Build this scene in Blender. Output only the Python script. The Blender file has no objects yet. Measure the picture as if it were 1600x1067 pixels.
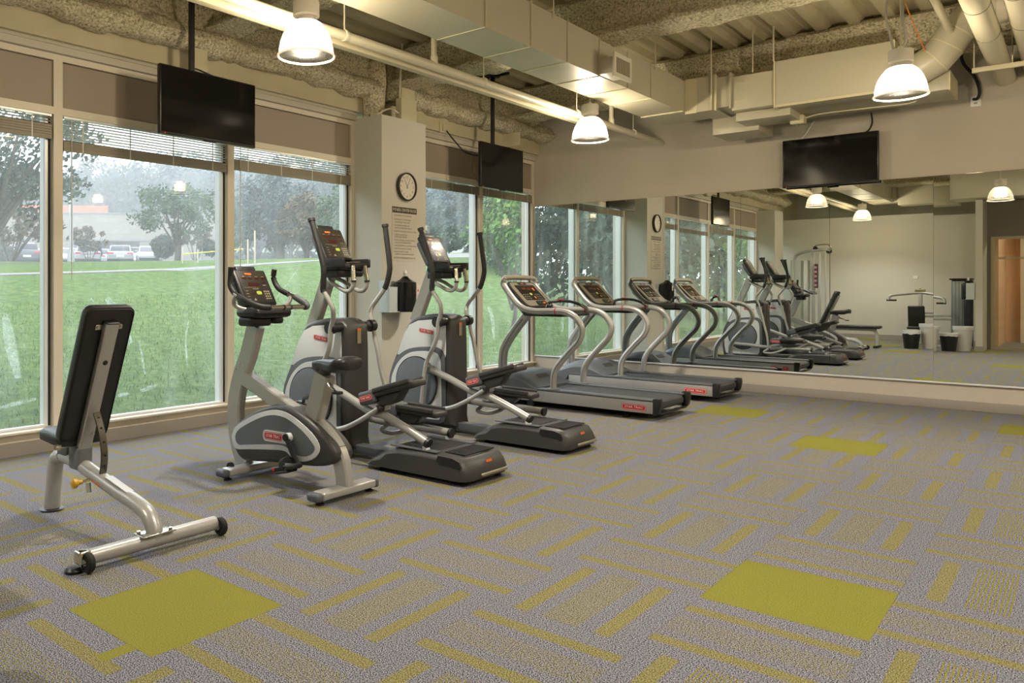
import bpy, bmesh, math, random
from math import sin, cos, pi, radians, sqrt, floor as fl
from mathutils import Vector, Matrix, noise, Euler
random.seed(7)
LAMP_W = 230.0; SKY = 5.0; EXPO = 0.02
SC = bpy.context.scene
COL = SC.collection
ORG = Vector((0, 0, 0))

def lin(c):
    c = c / 255.0
    return c / 12.92 if c <= 0.04045 else ((c + 0.055) / 1.055) ** 2.4
def rgb(r, g, b): return (lin(r), lin(g), lin(b), 1.0)

# ---------------------------------------------------------------- materials
MATS = {}
def mat(name, col, rough=0.5, metal=0.0, bump=0.0, bscale=60.0, var=0.0, vscale=8.0, emit=None, estr=0.0, spec=0.5, coat=0.0, bdist=0.01):
    if name in MATS: return MATS[name]
    m = bpy.data.materials.new(name); m.use_nodes = True
    nt = m.node_tree; b = nt.nodes['Principled BSDF']
    b.inputs['Base Color'].default_value = rgb(*col)
    b.inputs['Roughness'].default_value = rough
    b.inputs['Metallic'].default_value = metal
    b.inputs['Specular IOR Level'].default_value = spec
    b.inputs['Coat Weight'].default_value = coat
    if emit:
        b.inputs['Emission Color'].default_value = rgb(*emit)
        b.inputs['Emission Strength'].default_value = estr
    tc = nt.nodes.new('ShaderNodeTexCoord')
    if var > 0:
        n = nt.nodes.new('ShaderNodeTexNoise'); n.inputs['Scale'].default_value = vscale; n.inputs['Detail'].default_value = 5
        r = nt.nodes.new('ShaderNodeMapRange')
        r.inputs['From Min'].default_value = 0.3; r.inputs['From Max'].default_value = 0.7
        r.inputs['To Min'].default_value = 1 - var; r.inputs['To Max'].default_value = 1 + var
        v = nt.nodes.new('ShaderNodeVectorMath'); v.operation = 'SCALE'
        v.inputs[0].default_value = rgb(*col)[:3]
        nt.links.new(tc.outputs['Object'], n.inputs['Vector'])
        nt.links.new(n.outputs['Fac'], r.inputs['Value']); nt.links.new(r.outputs['Result'], v.inputs['Scale'])
        nt.links.new(v.outputs['Vector'], b.inputs['Base Color'])
    if bump > 0:
        n = nt.nodes.new('ShaderNodeTexNoise'); n.inputs['Scale'].default_value = bscale; n.inputs['Detail'].default_value = 4
        bp = nt.nodes.new('ShaderNodeBump'); bp.inputs['Strength'].default_value = bump; bp.inputs['Distance'].default_value = bdist
        nt.links.new(tc.outputs['Object'], n.inputs['Vector'])
        nt.links.new(n.outputs['Fac'], bp.inputs['Height']); nt.links.new(bp.outputs['Normal'], b.inputs['Normal'])
    MATS[name] = m
    return m

# ---------------------------------------------------------------- mesh builder
def rot_to(d):
    d = Vector(d).normalized()
    return d.to_track_quat('Z', 'Y').to_matrix().to_4x4()

class MB:
    def __init__(s): s.V = []; s.F = []; s.I = []; s.mi = 0; s.M = None
    def add(s, vs, fs):
        b = len(s.V)
        if s.M is not None: vs = [s.M @ Vector(v) for v in vs]
        s.V += [Vector(v) for v in vs]
        for f in fs:
            s.F.append([b + i for i in f]); s.I.append(s.mi)
        return s
    def box(s, x0, x1, y0, y1, z0, z1):
        v = [(x, y, z) for x in (x0, x1) for y in (y0, y1) for z in (z0, z1)]
        return s.add(v, [(0, 1, 3, 2), (4, 6, 7, 5), (0, 4, 5, 1), (2, 3, 7, 6), (0, 2, 6, 4), (1, 5, 7, 3)])
    def bm(s, bm):
        bmesh.ops.recalc_face_normals(bm, faces=bm.faces)
        bm.verts.index_update()
        s.add([v.co.copy() for v in bm.verts], [[v.index for v in f.verts] for f in bm.faces]); bm.free(); return s
    def rbox(s, x0, x1, y0, y1, z0, z1, r=0.01, seg=3):
        bm = bmesh.new(); bmesh.ops.create_cube(bm, size=1)
        for v in bm.verts:
            v.co = Vector(((x0 + x1) / 2 + v.co.x * (x1 - x0), (y0 + y1) / 2 + v.co.y * (y1 - y0), (z0 + z1) / 2 + v.co.z * (z1 - z0)))
        bmesh.ops.bevel(bm, geom=list(bm.edges), offset=r, segments=seg, profile=0.5, affect='EDGES', clamp_overlap=True)
        return s.bm(bm)
    def cyl(s, p0, p1, r, seg=16, r2=None, caps=True):
        p0 = Vector(p0); p1 = Vector(p1); r2 = r if r2 is None else r2
        R = rot_to(p1 - p0); vs = []
        for p, rr in ((p0, r), (p1, r2)):
            for i in range(seg):
                a = 2 * pi * i / seg
                vs.append(p + R @ Vector((cos(a) * rr, sin(a) * rr, 0)))
        fs = [(i, (i + 1) % seg, seg + (i + 1) % seg, seg + i) for i in range(seg)]
        if caps: fs += [tuple(range(seg - 1, -1, -1)), tuple(range(seg, 2 * seg))]
        return s.add(vs, fs)
    def lathe(s, prof, c=(0, 0, 0), seg=32, axis=(0, 0, 1), closed=False):
        c = Vector(c); R = rot_to(axis); vs = []; n = len(prof)
        for r, z in prof:
            for i in range(seg):
                a = 2 * pi * i / seg
                vs.append(c + R @ Vector((cos(a) * r, sin(a) * r, z)))
        fs = []
        for k in range(n - 1 + (1 if closed else 0)):
            k2 = (k + 1) % n
            for i in range(seg):
                j = (i + 1) % seg
                fs.append((k * seg + i, k * seg + j, k2 * seg + j, k2 * seg + i))
        if not closed:
            if prof[0][0] > 1e-6: fs.append(tuple(range(seg - 1, -1, -1)))
            if prof[-1][0] > 1e-6: fs.append(tuple((n - 1) * seg + i for i in range(seg)))
        return s.add(vs, fs)
    def tube(s, pts, r, seg=12, r2=None, up=(0, 1, 0), caps=True):
        # r: radius in plane, r2: radius along 'up' (oval section); r may be a list
        pts = [Vector(p) for p in pts]; n = len(pts); vs = []; up = Vector(up)
        for k in range(n):
            t = (pts[min(k + 1, n - 1)] - pts[max(k - 1, 0)]).normalized()
            u = up - t * up.dot(t)
            if u.length < 1e-3: u = t.orthogonal()
            u.normalize(); w = t.cross(u)
            rr = r[k] if isinstance(r, (list, tuple)) else r
            ru = rr if r2 is None else (r2[k] if isinstance(r2, (list, tuple)) else r2)
            for i in range(seg):
                a = 2 * pi * i / seg
                vs.append(pts[k] + w * cos(a) * rr + u * sin(a) * ru)
        fs = []
        for k in range(n - 1):
            for i in range(seg):
                j = (i + 1) % seg
                fs.append((k * seg + i, k * seg + j, (k + 1) * seg + j, (k + 1) * seg + i))
        if caps: fs += [tuple(range(seg - 1, -1, -1)), tuple((n - 1) * seg + i for i in range(seg))]
        return s.add(vs, fs)
    def bar(s, pts, hw, hy, r=0.006):
        # rectangular section swept in an XZ plane path: hw half width in plane, hy half width in Y
        pts = [Vector(p) for p in pts]; n = len(pts); vs = []
        c = [(hw, hy - r), (hw - r, hy), (-hw + r, hy), (-hw, hy - r), (-hw, -hy + r), (-hw + r, -hy), (hw - r, -hy), (hw, -hy + r)]
        for k in range(n):
            t = (pts[min(k + 1, n - 1)] - pts[max(k - 1, 0)]).normalized()
            w = Vector((t.z, 0, -t.x)); w.normalize()
            sc = hw
            for a, b in c: vs.append(pts[k] + w * a + Vector((0, b, 0)))
        m = 8; fs = []
        for k in range(n - 1):
            for i in range(m):
                j = (i + 1) % m
                fs.append((k * m + i, k * m + j, (k + 1) * m + j, (k + 1) * m + i))
        fs += [tuple(range(m - 1, -1, -1)), tuple((n - 1) * m + i for i in range(m))]
        return s.add(vs, fs)
    def prism(s, poly, y0, y1, r=0.0, seg=3):
        # poly in XZ, extruded along Y with rounded rims
        n = len(poly)
        A = sum(poly[i][0] * poly[(i + 1) % n][1] - poly[(i + 1) % n][0] * poly[i][1] for i in range(n))
        if A < 0: poly = poly[::-1]
        def inset(d):
            out = []
            for i in range(n):
                p0 = Vector(poly[i - 1]); p1 = Vector(poly[i]); p2 = Vector(poly[(i + 1) % n])
                e1 = (p1 - p0).normalized(); e2 = (p2 - p1).normalized()
                n1 = Vector((-e1.y, e1.x)); n2 = Vector((-e2.y, e2.x))
                b = (n1 + n2)
                if b.length < 1e-6: b = n1
                b.normalize(); k = max(0.35, b.dot(n1))
                out.append(p1 + b * d / k)
            return out
        rings = []
        if r > 0:
            for k in range(seg + 1):
                a = pi / 2 * k / seg
                rings.append((y0 + r * (1 - sin(a)), r * (1 - cos(a))))
            rings = [(y0 + r * (1 - cos(pi / 2 * k / seg)), r * (1 - sin(pi / 2 * k / seg))) for k in range(seg + 1)]
            rings += [(y1 - (yy - y0), d) for yy, d in reversed(rings)]
        else: rings = [(y0, 0), (y1, 0)]
        vs = []
        for yy, d in rings:
            for p in (inset(d) if d > 0 else [Vector(q) for q in poly]): vs.append((p.x, yy, p.y))
        fs = []
        for k in range(len(rings) - 1):
            for i in range(n):
                j = (i + 1) % n
                fs.append((k * n + j, k * n + i, (k + 1) * n + i, (k + 1) * n + j))
        m = len(rings) - 1
        fs += [tuple(range(n)), tuple(m * n + i for i in range(n - 1, -1, -1))]
        return s.add(vs, fs)
    def quad(s, a, b, c, d): return s.add([a, b, c, d], [(0, 1, 2, 3)])
    def text(s, txt, size, M, ext=0.0008, align='CENTER', width=None):
        cu = bpy.data.curves.new('t', 'FONT'); cu.body = txt; cu.size = size; cu.extrude = ext; cu.resolution_u = 2
        cu.align_x = align; cu.align_y = 'CENTER'
        o = bpy.data.objects.new('t', cu); COL.objects.link(o)
        dg = bpy.context.evaluated_depsgraph_get()
        me = bpy.data.meshes.new_from_object(o.evaluated_get(dg))
        vs = [v.co.copy() for v in me.vertices]
        if width and vs:
            w = max(v.x for v in vs) - min(v.x for v in vs)
            k = width / max(w, 1e-6)
            for v in vs: v.x *= k
        fs = [list(p.vertices) for p in me.polygons]
        bpy.data.objects.remove(o); bpy.data.curves.remove(cu); bpy.data.meshes.remove(me)
        old = s.M; s.M = M if old is None else old @ M
        s.add(vs, fs); s.M = old
        return s
    def build(s, name, mats, parent=None, label=None, smooth=35, origin=True):
        global ORG
        if not isinstance(mats, (list, tuple)): mats = [mats]
        me = bpy.data.meshes.new(name)
        loc = Vector((0, 0, 0))
        if parent is None:
            if origin and s.V:
                loc = Vector(((min(v.x for v in s.V) + max(v.x for v in s.V)) / 2, (min(v.y for v in s.V) + max(v.y for v in s.V)) / 2, min(v.z for v in s.V)))
            off = loc
        else: off = ORG
        me.from_pydata([tuple(v - off) for v in s.V], [], s.F)
        for m in mats: me.materials.append(m)
        if len(mats) > 1: me.polygons.foreach_set('material_index', s.I)
        me.validate()
        if smooth:
            me.polygons.foreach_set('use_smooth', [True] * len(me.polygons))
            me.set_sharp_from_angle(angle=radians(smooth))
        me.update()
        o = bpy.data.objects.new(name, me); COL.objects.link(o)
        if parent is not None: o.parent = parent
        else: o.location = loc
        if label: o['label'] = label
        return o

def tag(o, label=None, cat=None, group=None, kind=None):
    if label: o['label'] = label
    if cat: o['category'] = cat
    if group: o['group'] = group
    if kind: o['kind'] = kind
    return o
def thing(name, label, cat, loc, group=None):
    global ORG
    o = bpy.data.objects.new(name, None); COL.objects.link(o); o.empty_display_size = 0.1
    o.location = loc; ORG = Vector(loc)
    return tag(o, label, cat, group)
def dup(root, loc, label, rotz=None, scale=None):
    def cp(o, par):
        c = o.copy(); COL.objects.link(c)
        if par is not None: c.parent = par
        for ch in [x for x in KIDS.get(o.name, [])]: cp(ch, c)
        return c
    KIDS.clear()
    for o in bpy.data.objects:
        if o.parent: KIDS.setdefault(o.parent.name, []).append(o)
    r = cp(root, None); r.location = loc
    if rotz is not None: r.rotation_euler = (0, 0, rotz)
    if scale is not None: r.scale = (scale,) * 3 if not isinstance(scale, (tuple, list)) else scale
    if label: r['label'] = label
    return r
KIDS = {}

def spl(pts, n=6):
    # Catmull-Rom through points
    P = [Vector(p) for p in pts]; out = []
    for i in range(len(P) - 1):
        p0 = P[i - 1] if i > 0 else P[i] * 2 - P[i + 1]
        p1 = P[i]; p2 = P[i + 1]; p3 = P[i + 2] if i + 2 < len(P) else P[i + 1] * 2 - P[i]
        for k in range(n):
            t = k / n
            out.append(0.5 * ((2 * p1) + (-p0 + p2) * t + (2 * p0 - 5 * p1 + 4 * p2 - p3) * t * t + (-p0 + 3 * p1 - 3 * p2 + p3) * t ** 3))
    out.append(P[-1]); return out
def xz(pts, y): return [(p[0], y, p[1]) for p in pts]
def spl2(pts, n=5, closed=False):
    P = [(p[0], p[1], 0) for p in pts]
    if closed:
        P3 = [P[-1]] + P + [P[0], P[1]]
        s_ = spl(P3, n); s_ = s_[n:n + n * len(P)]
    else: s_ = spl(P, n)
    return [(v.x, v.y) for v in s_]
def circ(cx, cz, r, n=40, a0=0, a1=2 * pi): return [(cx + r * cos(a0 + (a1 - a0) * i / n), cz + r * sin(a0 + (a1 - a0) * i / n)) for i in range(n)]
def frame(o, ex, ey):
    ex = Vector(ex).normalized(); ey = Vector(ey).normalized(); ez = ex.cross(ey)
    return Matrix(((ex.x, ey.x, ez.x, o[0]), (ex.y, ey.y, ez.y, o[1]), (ex.z, ey.z, ez.z, o[2]), (0, 0, 0, 1)))
def rrect(w, h, r, n=4):
    out = []
    for cx, cy, a in ((w / 2 - r, h / 2 - r, 0), (-w / 2 + r, h / 2 - r, pi / 2), (-w / 2 + r, -h / 2 + r, pi), (w / 2 - r, -h / 2 + r, 3 * pi / 2)):
        for k in range(n + 1): out.append((cx + r * cos(a + pi / 2 * k / n), cy + r * sin(a + pi / 2 * k / n)))
    return out
def plate(mb, M, w, h, r, z0, z1, c=(0, 0)):
    # rounded plate in the local XY of M
    old = mb.M; mb.M = M
    p = rrect(w, h, r); n = len(p)
    vs = [(c[0] + a, c[1] + b, z0) for a, b in p] + [(c[0] + a, c[1] + b, z1) for a, b in p]
    fs = [(i, (i + 1) % n, n + (i + 1) % n, n + i) for i in range(n)] + [tuple(range(n - 1, -1, -1)), tuple(range(n, 2 * n))]
    mb.add(vs, fs); mb.M = old

# palette
SILVER = mat('silver_paint', (176, 175, 171), 0.3, 0.3)
DSILV = mat('dark_silver_paint', (118, 121, 124), 0.4, 0.25)
CHROME = mat('chrome', (205, 200, 190), 0.15, 1.0)
BLACK = mat('black_plastic', (30, 30, 31), 0.42)
RUBBER = mat('black_rubber', (22, 22, 22), 0.75)
DGREY = mat('dark_grey_plastic', (58, 57, 56), 0.45)
GREY = mat('grey_plastic', (100, 106, 112), 0.5, bump=0.15, bscale=500, bdist=0.002)
MGREY = mat('mid_grey_plastic', (84, 88, 92), 0.5)
LPANEL = mat('pale_grey_panel', (212, 215, 216), 0.4)
VINYL = mat('black_vinyl', (34, 34, 35), 0.38, bump=0.15, bscale=300, bdist=0.002)
RED = mat('badge_red', (190, 38, 46), 0.4)
WHITE = mat('white_paint', (225, 225, 220), 0.4)
CREAM = mat('cream_paint', (206, 196, 164), 0.5, var=0.04, vscale=4)
WALLP = mat('wall_paint', (192, 183, 167), 0.7, bump=0.08, bscale=220, bdist=0.003, var=0.02, vscale=3)
WALLB = mat('wall_paint_pale', (196, 192, 180), 0.7, bump=0.08, bscale=220, bdist=0.003)
BASEB = mat('baseboard_taupe', (150, 142, 132), 0.5)
FRAMEM = mat('window_frame_beige', (222, 212, 192), 0.4)
ALUM = mat('window_sash_white', (232, 234, 236), 0.35, 0.2)
TAUPE = mat('transom_panel_taupe', (160, 146, 130), 0.55, bump=0.1, bscale=300, bdist=0.002)
LCD = mat('display_black', (14, 13, 12), 0.15)
LEDR = mat('display_red', (52, 20, 16), 0.3, emit=(160, 40, 25), estr=0.03)
LEDO = mat('display_orange', (230, 110, 40), 0.4)
LEDG = mat('button_green', (160, 175, 60), 0.4)
PRINT = mat('pale_print', (170, 160, 140), 0.5)

# ================================================================ camera
cam = bpy.data.cameras.new('camera'); camo = bpy.data.objects.new('camera', cam); COL.objects.link(camo)
cam.sensor_width = 36; cam.sensor_fit = 'HORIZONTAL'; cam.lens = 36 * 1228.0 / 1600
cam.shift_x = (800 - 584) / 1600.0; cam.shift_y = (447.3 - 533.5) / 1600.0
cam.clip_start = 0.05; cam.clip_end = 600
camo.location = (0, 0, 1.296); camo.rotation_euler = (radians(90), 0, radians(42.25))
SC.camera = camo

# ================================================================ carpet
T = 0.61; OX = -1.9683 * T; OY = 5.4729 * T
OFFC = (-2.26, -2.15, -3.2, -2.99)
def carpet_mat():
    m = bpy.data.materials.new('carpet_tiles'); m.use_nodes = True; nt = m.node_tree; N = nt.nodes; L = nt.links
    b = N['Principled BSDF']; b.inputs['Roughness'].default_value = 0.95; b.inputs['Specular IOR Level'].default_value = 0.15
    g = N.new('ShaderNodeNewGeometry'); sp = N.new('ShaderNodeSeparateXYZ'); L.new(g.outputs['Position'], sp.inputs[0])
    def mm(op, a, b_=None, c=None):
        n = N.new('ShaderNodeMath'); n.operation = op
        for i, x in enumerate((a, b_, c)):
            if x is None: continue
            if isinstance(x, (int, float)): n.inputs[i].default_value = x
            else: L.new(x, n.inputs[i])
        return n.outputs[0]
    u = mm('DIVIDE', mm('SUBTRACT', sp.outputs[0], OX), T); v = mm('DIVIDE', mm('SUBTRACT', sp.outputs[1], OY), T)
    iu = mm('FLOOR', u); iv = mm('FLOOR', v); fu = mm('SUBTRACT', u, iu); fv = mm('SUBTRACT', v, iv)
    par = mm('GREATER_THAN', mm('FRACT', mm('MULTIPLY', mm('ADD', mm('ADD', iu, iv), 200), 0.5)), 0.25)  # 1: stripes along X
    def mixv(f, a, b_):
        return mm('ADD', mm('MULTIPLY', a, mm('SUBTRACT', 1, f)), mm('MULTIPLY', b_, f))
    a = mixv(par, fu, fv)
    al = mixv(par, fv, fu)
    def rng(x, lo, hi): return mm('MULTIPLY', mm('GREATER_THAN', x, lo), mm('LESS_THAN', x, hi))
    band = mm('ADD', rng(a, 0.15, 0.255), rng(a, 0.72, 0.825))
    block = rng(a, 0.35, 0.61)
    ln = mm('GREATER_THAN', mm('FRACT', mm('MULTIPLY', a, 40)), 0.60)
    nz = N.new('ShaderNodeTexNoise'); nz.inputs['Scale'].default_value = 210; nz.inputs['Detail'].default_value = 1; L.new(g.outputs['Position'], nz.inputs['Vector'])
    nz2 = N.new('ShaderNodeTexNoise'); nz2.inputs['Scale'].default_value = 120; nz2.inputs['Detail'].default_value = 2; L.new(g.outputs['Position'], nz2.inputs['Vector'])
    # X blocks are dashed
    dash = mm('GREATER_THAN', nz2.outputs['Fac'], 0.47)
    lnx = mm('MULTIPLY', ln, mixv(par, mm('MULTIPLY', 1.0, mm('ADD', 0.0, 1.0)), dash))
    blk = mm('MULTIPLY', block, lnx)
    bl2 = mm('MULTIPLY', band, mm('GREATER_THAN', mm('FRACT', mm('MULTIPLY', a, 105)), 0.22))
    oliv = mm('MINIMUM', mm('ADD', blk, bl2), 1)
    tiles = [(-3, -3), (0, 0), (-1, 6), (-3, 8), (1, 9), (-7, 2), (3, 4), (4, -3), (-5, -9), (-4, -6), (-1, -6), (-6, 11)]
    lime = None
    for (p, q) in tiles:
        k = mm('MULTIPLY', mm('COMPARE', iu, p, 0.1), mm('COMPARE', iv, q, 0.1))
        lime = k if lime is None else mm('ADD', lime, k)
    # small lime offcut beside the nearest lime tile
    off = mm('MULTIPLY', rng(u, OFFC[0], OFFC[1]), rng(v, OFFC[2], OFFC[3])); lime = mm('MINIMUM', mm('ADD', lime, off), 1)
    def cm(f, c1, c2):
        n = N.new('ShaderNodeMix'); n.data_type = 'RGBA'
        if isinstance(f, (int, float)): n.inputs[0].default_value = f
        else: L.new(f, n.inputs[0])
        for i, c in ((6, c1), (7, c2)):
            if isinstance(c, tuple): n.inputs[i].default_value = c
            else: L.new(c, n.inputs[i])
        return n.outputs[2]
    sharp = mm('MULTIPLY', mm('SUBTRACT', nz.outputs['Fac'], 0.42), 6.0); sharp = mm('MINIMUM', mm('MAXIMUM', sharp, 0), 1)
    base = cm(sharp, rgb(42, 43, 49), rgb(153, 152, 162))
    olive = cm(sharp, rgb(92, 86, 26), rgb(150, 142, 78))
    limec = cm(sharp, rgb(112, 110, 38), rgb(134, 131, 60))
    col = cm(oliv, base, olive); col = cm(lime, col, limec)
    # tile seams, faint
    e = 0.004
    seam = mm('MAXIMUM', mm('MAXIMUM', mm('LESS_THAN', fu, e), mm('LESS_THAN', fv, e)), 0)
    col = cm(mm('MULTIPLY', seam, 0.35), col, rgb(60, 56, 52))
    L.new(col, b.inputs['Base Color'])
    bp = N.new('ShaderNodeBump'); bp.inputs['Strength'].default_value = 0.5; bp.inputs['Distance'].default_value = 0.004
    L.new(nz.outputs['Fac'], bp.inputs['Height']); L.new(bp.outputs['Normal'], b.inputs['Normal'])
    return m

def struct(o): o['kind'] = 'structure'; return o

XW, YM, YB, XR = -6.08, 10.24, -2.2, 3.0
ZC = 4.0
b = MB(); b.box(-6.3, 3.15, -4.6, 10.4, -0.15, 0.0)
struct(b.build('floor', carpet_mat(), origin=False))

# ---- window wall: sill wall, header, pillars
PIL = [(-1.10, -0.40), (6.37, 7.135)]
b = MB(); b.box(-6.30, -6.05, -2.2, 10.3, -0.1, 0.10)
struct(b.build('wall_left', BASEB))
b = MB(); b.box(-6.30, -6.00, -2.35, 10.3, 3.235, 4.2); b.box(-6.3, -6.2, -4.7, -2.3, 2.9, 4.2)
struct(b.build('wall_left_spandrel', CREAM))
for i, (y0, y1) in enumerate(PIL):
    b = MB(); b.box(-6.3, -5.67, y0, y1, 0, 3.165)
    o = struct(b.build('wall_pillar', WALLB))
    bb = MB(); bb.box(-6.05, -5.66, y0 - 0.01, y1 + 0.01, 0, 0.10)
    struct(bb.build('baseboard_pillar', BASEB))
    bb = MB(); bb.box(-6.12, -5.80, y0 + 0.12, y1 - 0.1, 3.17, 3.75)
    ob = MB()
# mirror wall
b = MB(); b.box(-6.3, XR + 0.15, YM, YM + 0.16, 0, 4.2)
struct(b.build('wall_far', WALLP))
b = MB(); b.rbox(-6.05, XR, YM - 0.012, YM - 0.0005, 0, 0.10, 0.004)
struct(b.build('baseboard_far', BASEB))
# mirror panels, each hung very slightly off plumb
mm_ = bpy.data.materials.new('mirror_glass'); mm_.use_nodes = True; nt = mm_.node_tree; nt.nodes.clear()
gl = nt.nodes.new('ShaderNodeBsdfGlossy'); gl.inputs['Roughness'].default_value = 0.0; gl.inputs['Color'].default_value = (0.80, 0.83, 0.79, 1)
ou = nt.nodes.new('ShaderNodeOutputMaterial'); nt.links.new(gl.outputs[0], ou.inputs[0])
EDGEM = mat('mirror_edge', (150, 175, 165), 0.2, 0.3)
XS = [-6.075, -5.11, -4.138, -3.17, -2.198, -1.218, -0.24, 0.74, 1.72]
MLAB = ['mirror panel in the far window corner, behind the far treadmill', 'mirror panel reflecting the wall clock on its pillar', 'mirror panel third from the window corner, behind the far treadmill rails',
        'mirror panel reflecting the row of tall windows', 'mirror panel directly below the wall television', 'mirror panel reflecting the flat bench', 'mirror panel at the right frame edge, reflecting the glass door', 'mirror panel just past the one reflecting the glass door']
for i in range(len(XS) - 1):
    x0, x1 = XS[i] + 0.0012, XS[i + 1] - 0.0012; cx = (x0 + x1) / 2
    tilt = radians(-0.15) if i >= 5 else 0.0
    b = MB(); b.mi = 0; w = (x1 - x0) / 2
    b.box(-w, w, -0.006, 0.0, -1.094, 1.094)
    me_f = b.build('wall_mirror', [mm_], origin=False, smooth=0)
    me_f.location = (cx, YM - 0.010 if not tilt else YM - 0.0125, 0.286 + 1.094); me_f.rotation_euler = (tilt, 0, 0)
    tag(me_f, MLAB[i], 'mirror', 'mirror panels along the far wall')
b = MB(); b.rbox(-6.07, 1.72, YM - 0.024, YM - 0.0006, 0.266, 0.284, 0.003)
tag(b.build('mirror_channel', ALUM), 'thin metal channel carrying the bottom edge of the wall mirrors', 'trim')
# back wall (seen in the mirror), stub wall, door wall, right wall
b = MB(); b.box(-6.3, -1.72, YB - 0.12, YB, 0, 3.03)
struct(b.build('wall_back', WALLB))
b = MB(); b.box(-6.3, 3.15, YB - 2.5, YB - 2.38, 0, 4.2)
struct(b.build('wall_back_upper', WALLP))
b = MB(); b.box(-6.05, -1.72, YB + 0.0005, YB + 0.013, 0, 0.11)
struct(b.build('baseboard_back', BASEB))
b = MB(); b.box(-1.72, -1.60, -2.32, 0.03, 0, 3.14)
struct(b.build('wall_stub', WALLB))
b = MB(); b.box(-1.735, -1.585, 0.0, 0.045, 0, 0.11); b.box(-1.733, -1.7205, -2.18, 0.0, 0, 0.11)
struct(b.build('baseboard_stub', BASEB))
b = MB(); b.box(XR, XR + 0.15, -4.6, 10.3, 0, 4.2)
struct(b.build('wall_right', WALLP))
# glass door wall behind the camera
DW = -0.95
b = MB(); b.box(-1.60, -1.54, DW - 0.12, DW, 0, 4.2); b.box(-1.54, 1.2, DW - 0.12, DW, 2.42, 4.2); b.box(1.2, XR, DW - 0.12, DW, 0, 4.2)
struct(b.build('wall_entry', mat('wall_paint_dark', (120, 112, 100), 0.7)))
def schlick(nt):
    lw = nt.nodes.new('ShaderNodeLayerWeight'); lw.inputs['Blend'].default_value = 0.5
    p = nt.nodes.new('ShaderNodeMath'); p.operation = 'POWER'; p.inputs[1].default_value = 5; nt.links.new(lw.outputs['Facing'], p.inputs[0])
    q = nt.nodes.new('ShaderNodeMath'); q.operation = 'MULTIPLY_ADD'; q.inputs[1].default_value = 0.95; q.inputs[2].default_value = 0.04; nt.links.new(p.outputs[0], q.inputs[0])
    return q
gm = bpy.data.materials.new('clear_glass'); gm.use_nodes = True; nt = gm.node_tree; nt.nodes.clear()
tr = nt.nodes.new('ShaderNodeBsdfTransparent'); tr.inputs[0].default_value = (0.93, 0.97, 0.95, 1)
gs = nt.nodes.new('ShaderNodeBsdfGlossy'); gs.inputs['Roughness'].default_value = 0.01; gs.inputs[0].default_value = (0.95, 1, 0.98, 1)
fr = schlick(nt)
mx = nt.nodes.new('ShaderNodeMixShader'); ou = nt.nodes.new('ShaderNodeOutputMaterial')
nt.links.new(fr.outputs[0], mx.inputs[0]); nt.links.new(tr.outputs[0], mx.inputs[1]); nt.links.new(gs.outputs[0], mx.inputs[2]); nt.links.new(mx.outputs[0], ou.inputs[0])
GLASS = gm
DOORM = mat('door_frame_tan', (176, 164, 132), 0.45)
def framed(mb, x0, x1, z0, z1, y0, y1, w):
    mb.box(x0, x0 + w, y0, y1, z0, z1); mb.box(x1 - w, x1, y0, y1, z0, z1)
    mb.box(x0 + w, x1 - w, y0, y1, z0, z0 + w); mb.box(x0 + w, x1 - w, y0, y1, z1 - w, z1)
b = MB(); framed(b, -1.54, -0.58, 0.0, 2.42, DW - 0.09, DW - 0.03, 0.055); b.box(-1.485, -0.635, DW - 0.09, DW - 0.03, 1.93, 1.98)
d1 = struct(b.build('door_1', DOORM)); ORG = d1.location.copy()
b = MB(); b.box(-1.49, -0.63, DW - 0.064, DW - 0.058, 0.05, 1.94); b.box(-1.49, -0.63, DW - 0.064, DW - 0.058, 1.97, 2.37); b.build('door_glass', GLASS, d1)
b = MB(); framed(b, -0.58, 1.2, 0.0, 2.42, DW - 0.09, DW - 0.03, 0.055); b.box(0.28, 0.34, DW - 0.09, DW - 0.03, 0.05, 2.37); b.box(-0.525, 1.145, DW - 0.09, DW - 0.03, 1.93, 1.98)
d2 = struct(b.build('door_2', DOORM)); ORG = d2.location.copy()
b = MB(); b.box(-0.53, 1.15, DW - 0.064, DW - 0.058, 0.05, 2.37); b.build('door_glass', GLASS, d2)
b = MB(); b.box(-1.6, 3.0, -4.6, -4.5, 0, 4.2); b.box(-1.60, -1.5, -4.5, -2.33, 0, 4.2); b.box(-6.3, -1.6, -4.72, -4.6, 0, 0.02)
struct(b.build('wall_corridor', mat('corridor_paint', (214, 178, 142), 0.7)))
b = MB(); b.box(0.0, 1.0, -4.5, -4.40, 0.0, 2.1); b.box(-1.2, -0.75, -4.5, -4.1, 0, 3.0)
struct(b.build('wall_corridor_inner', mat('corridor_paint_pale', (226, 214, 196), 0.6)))

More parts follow.
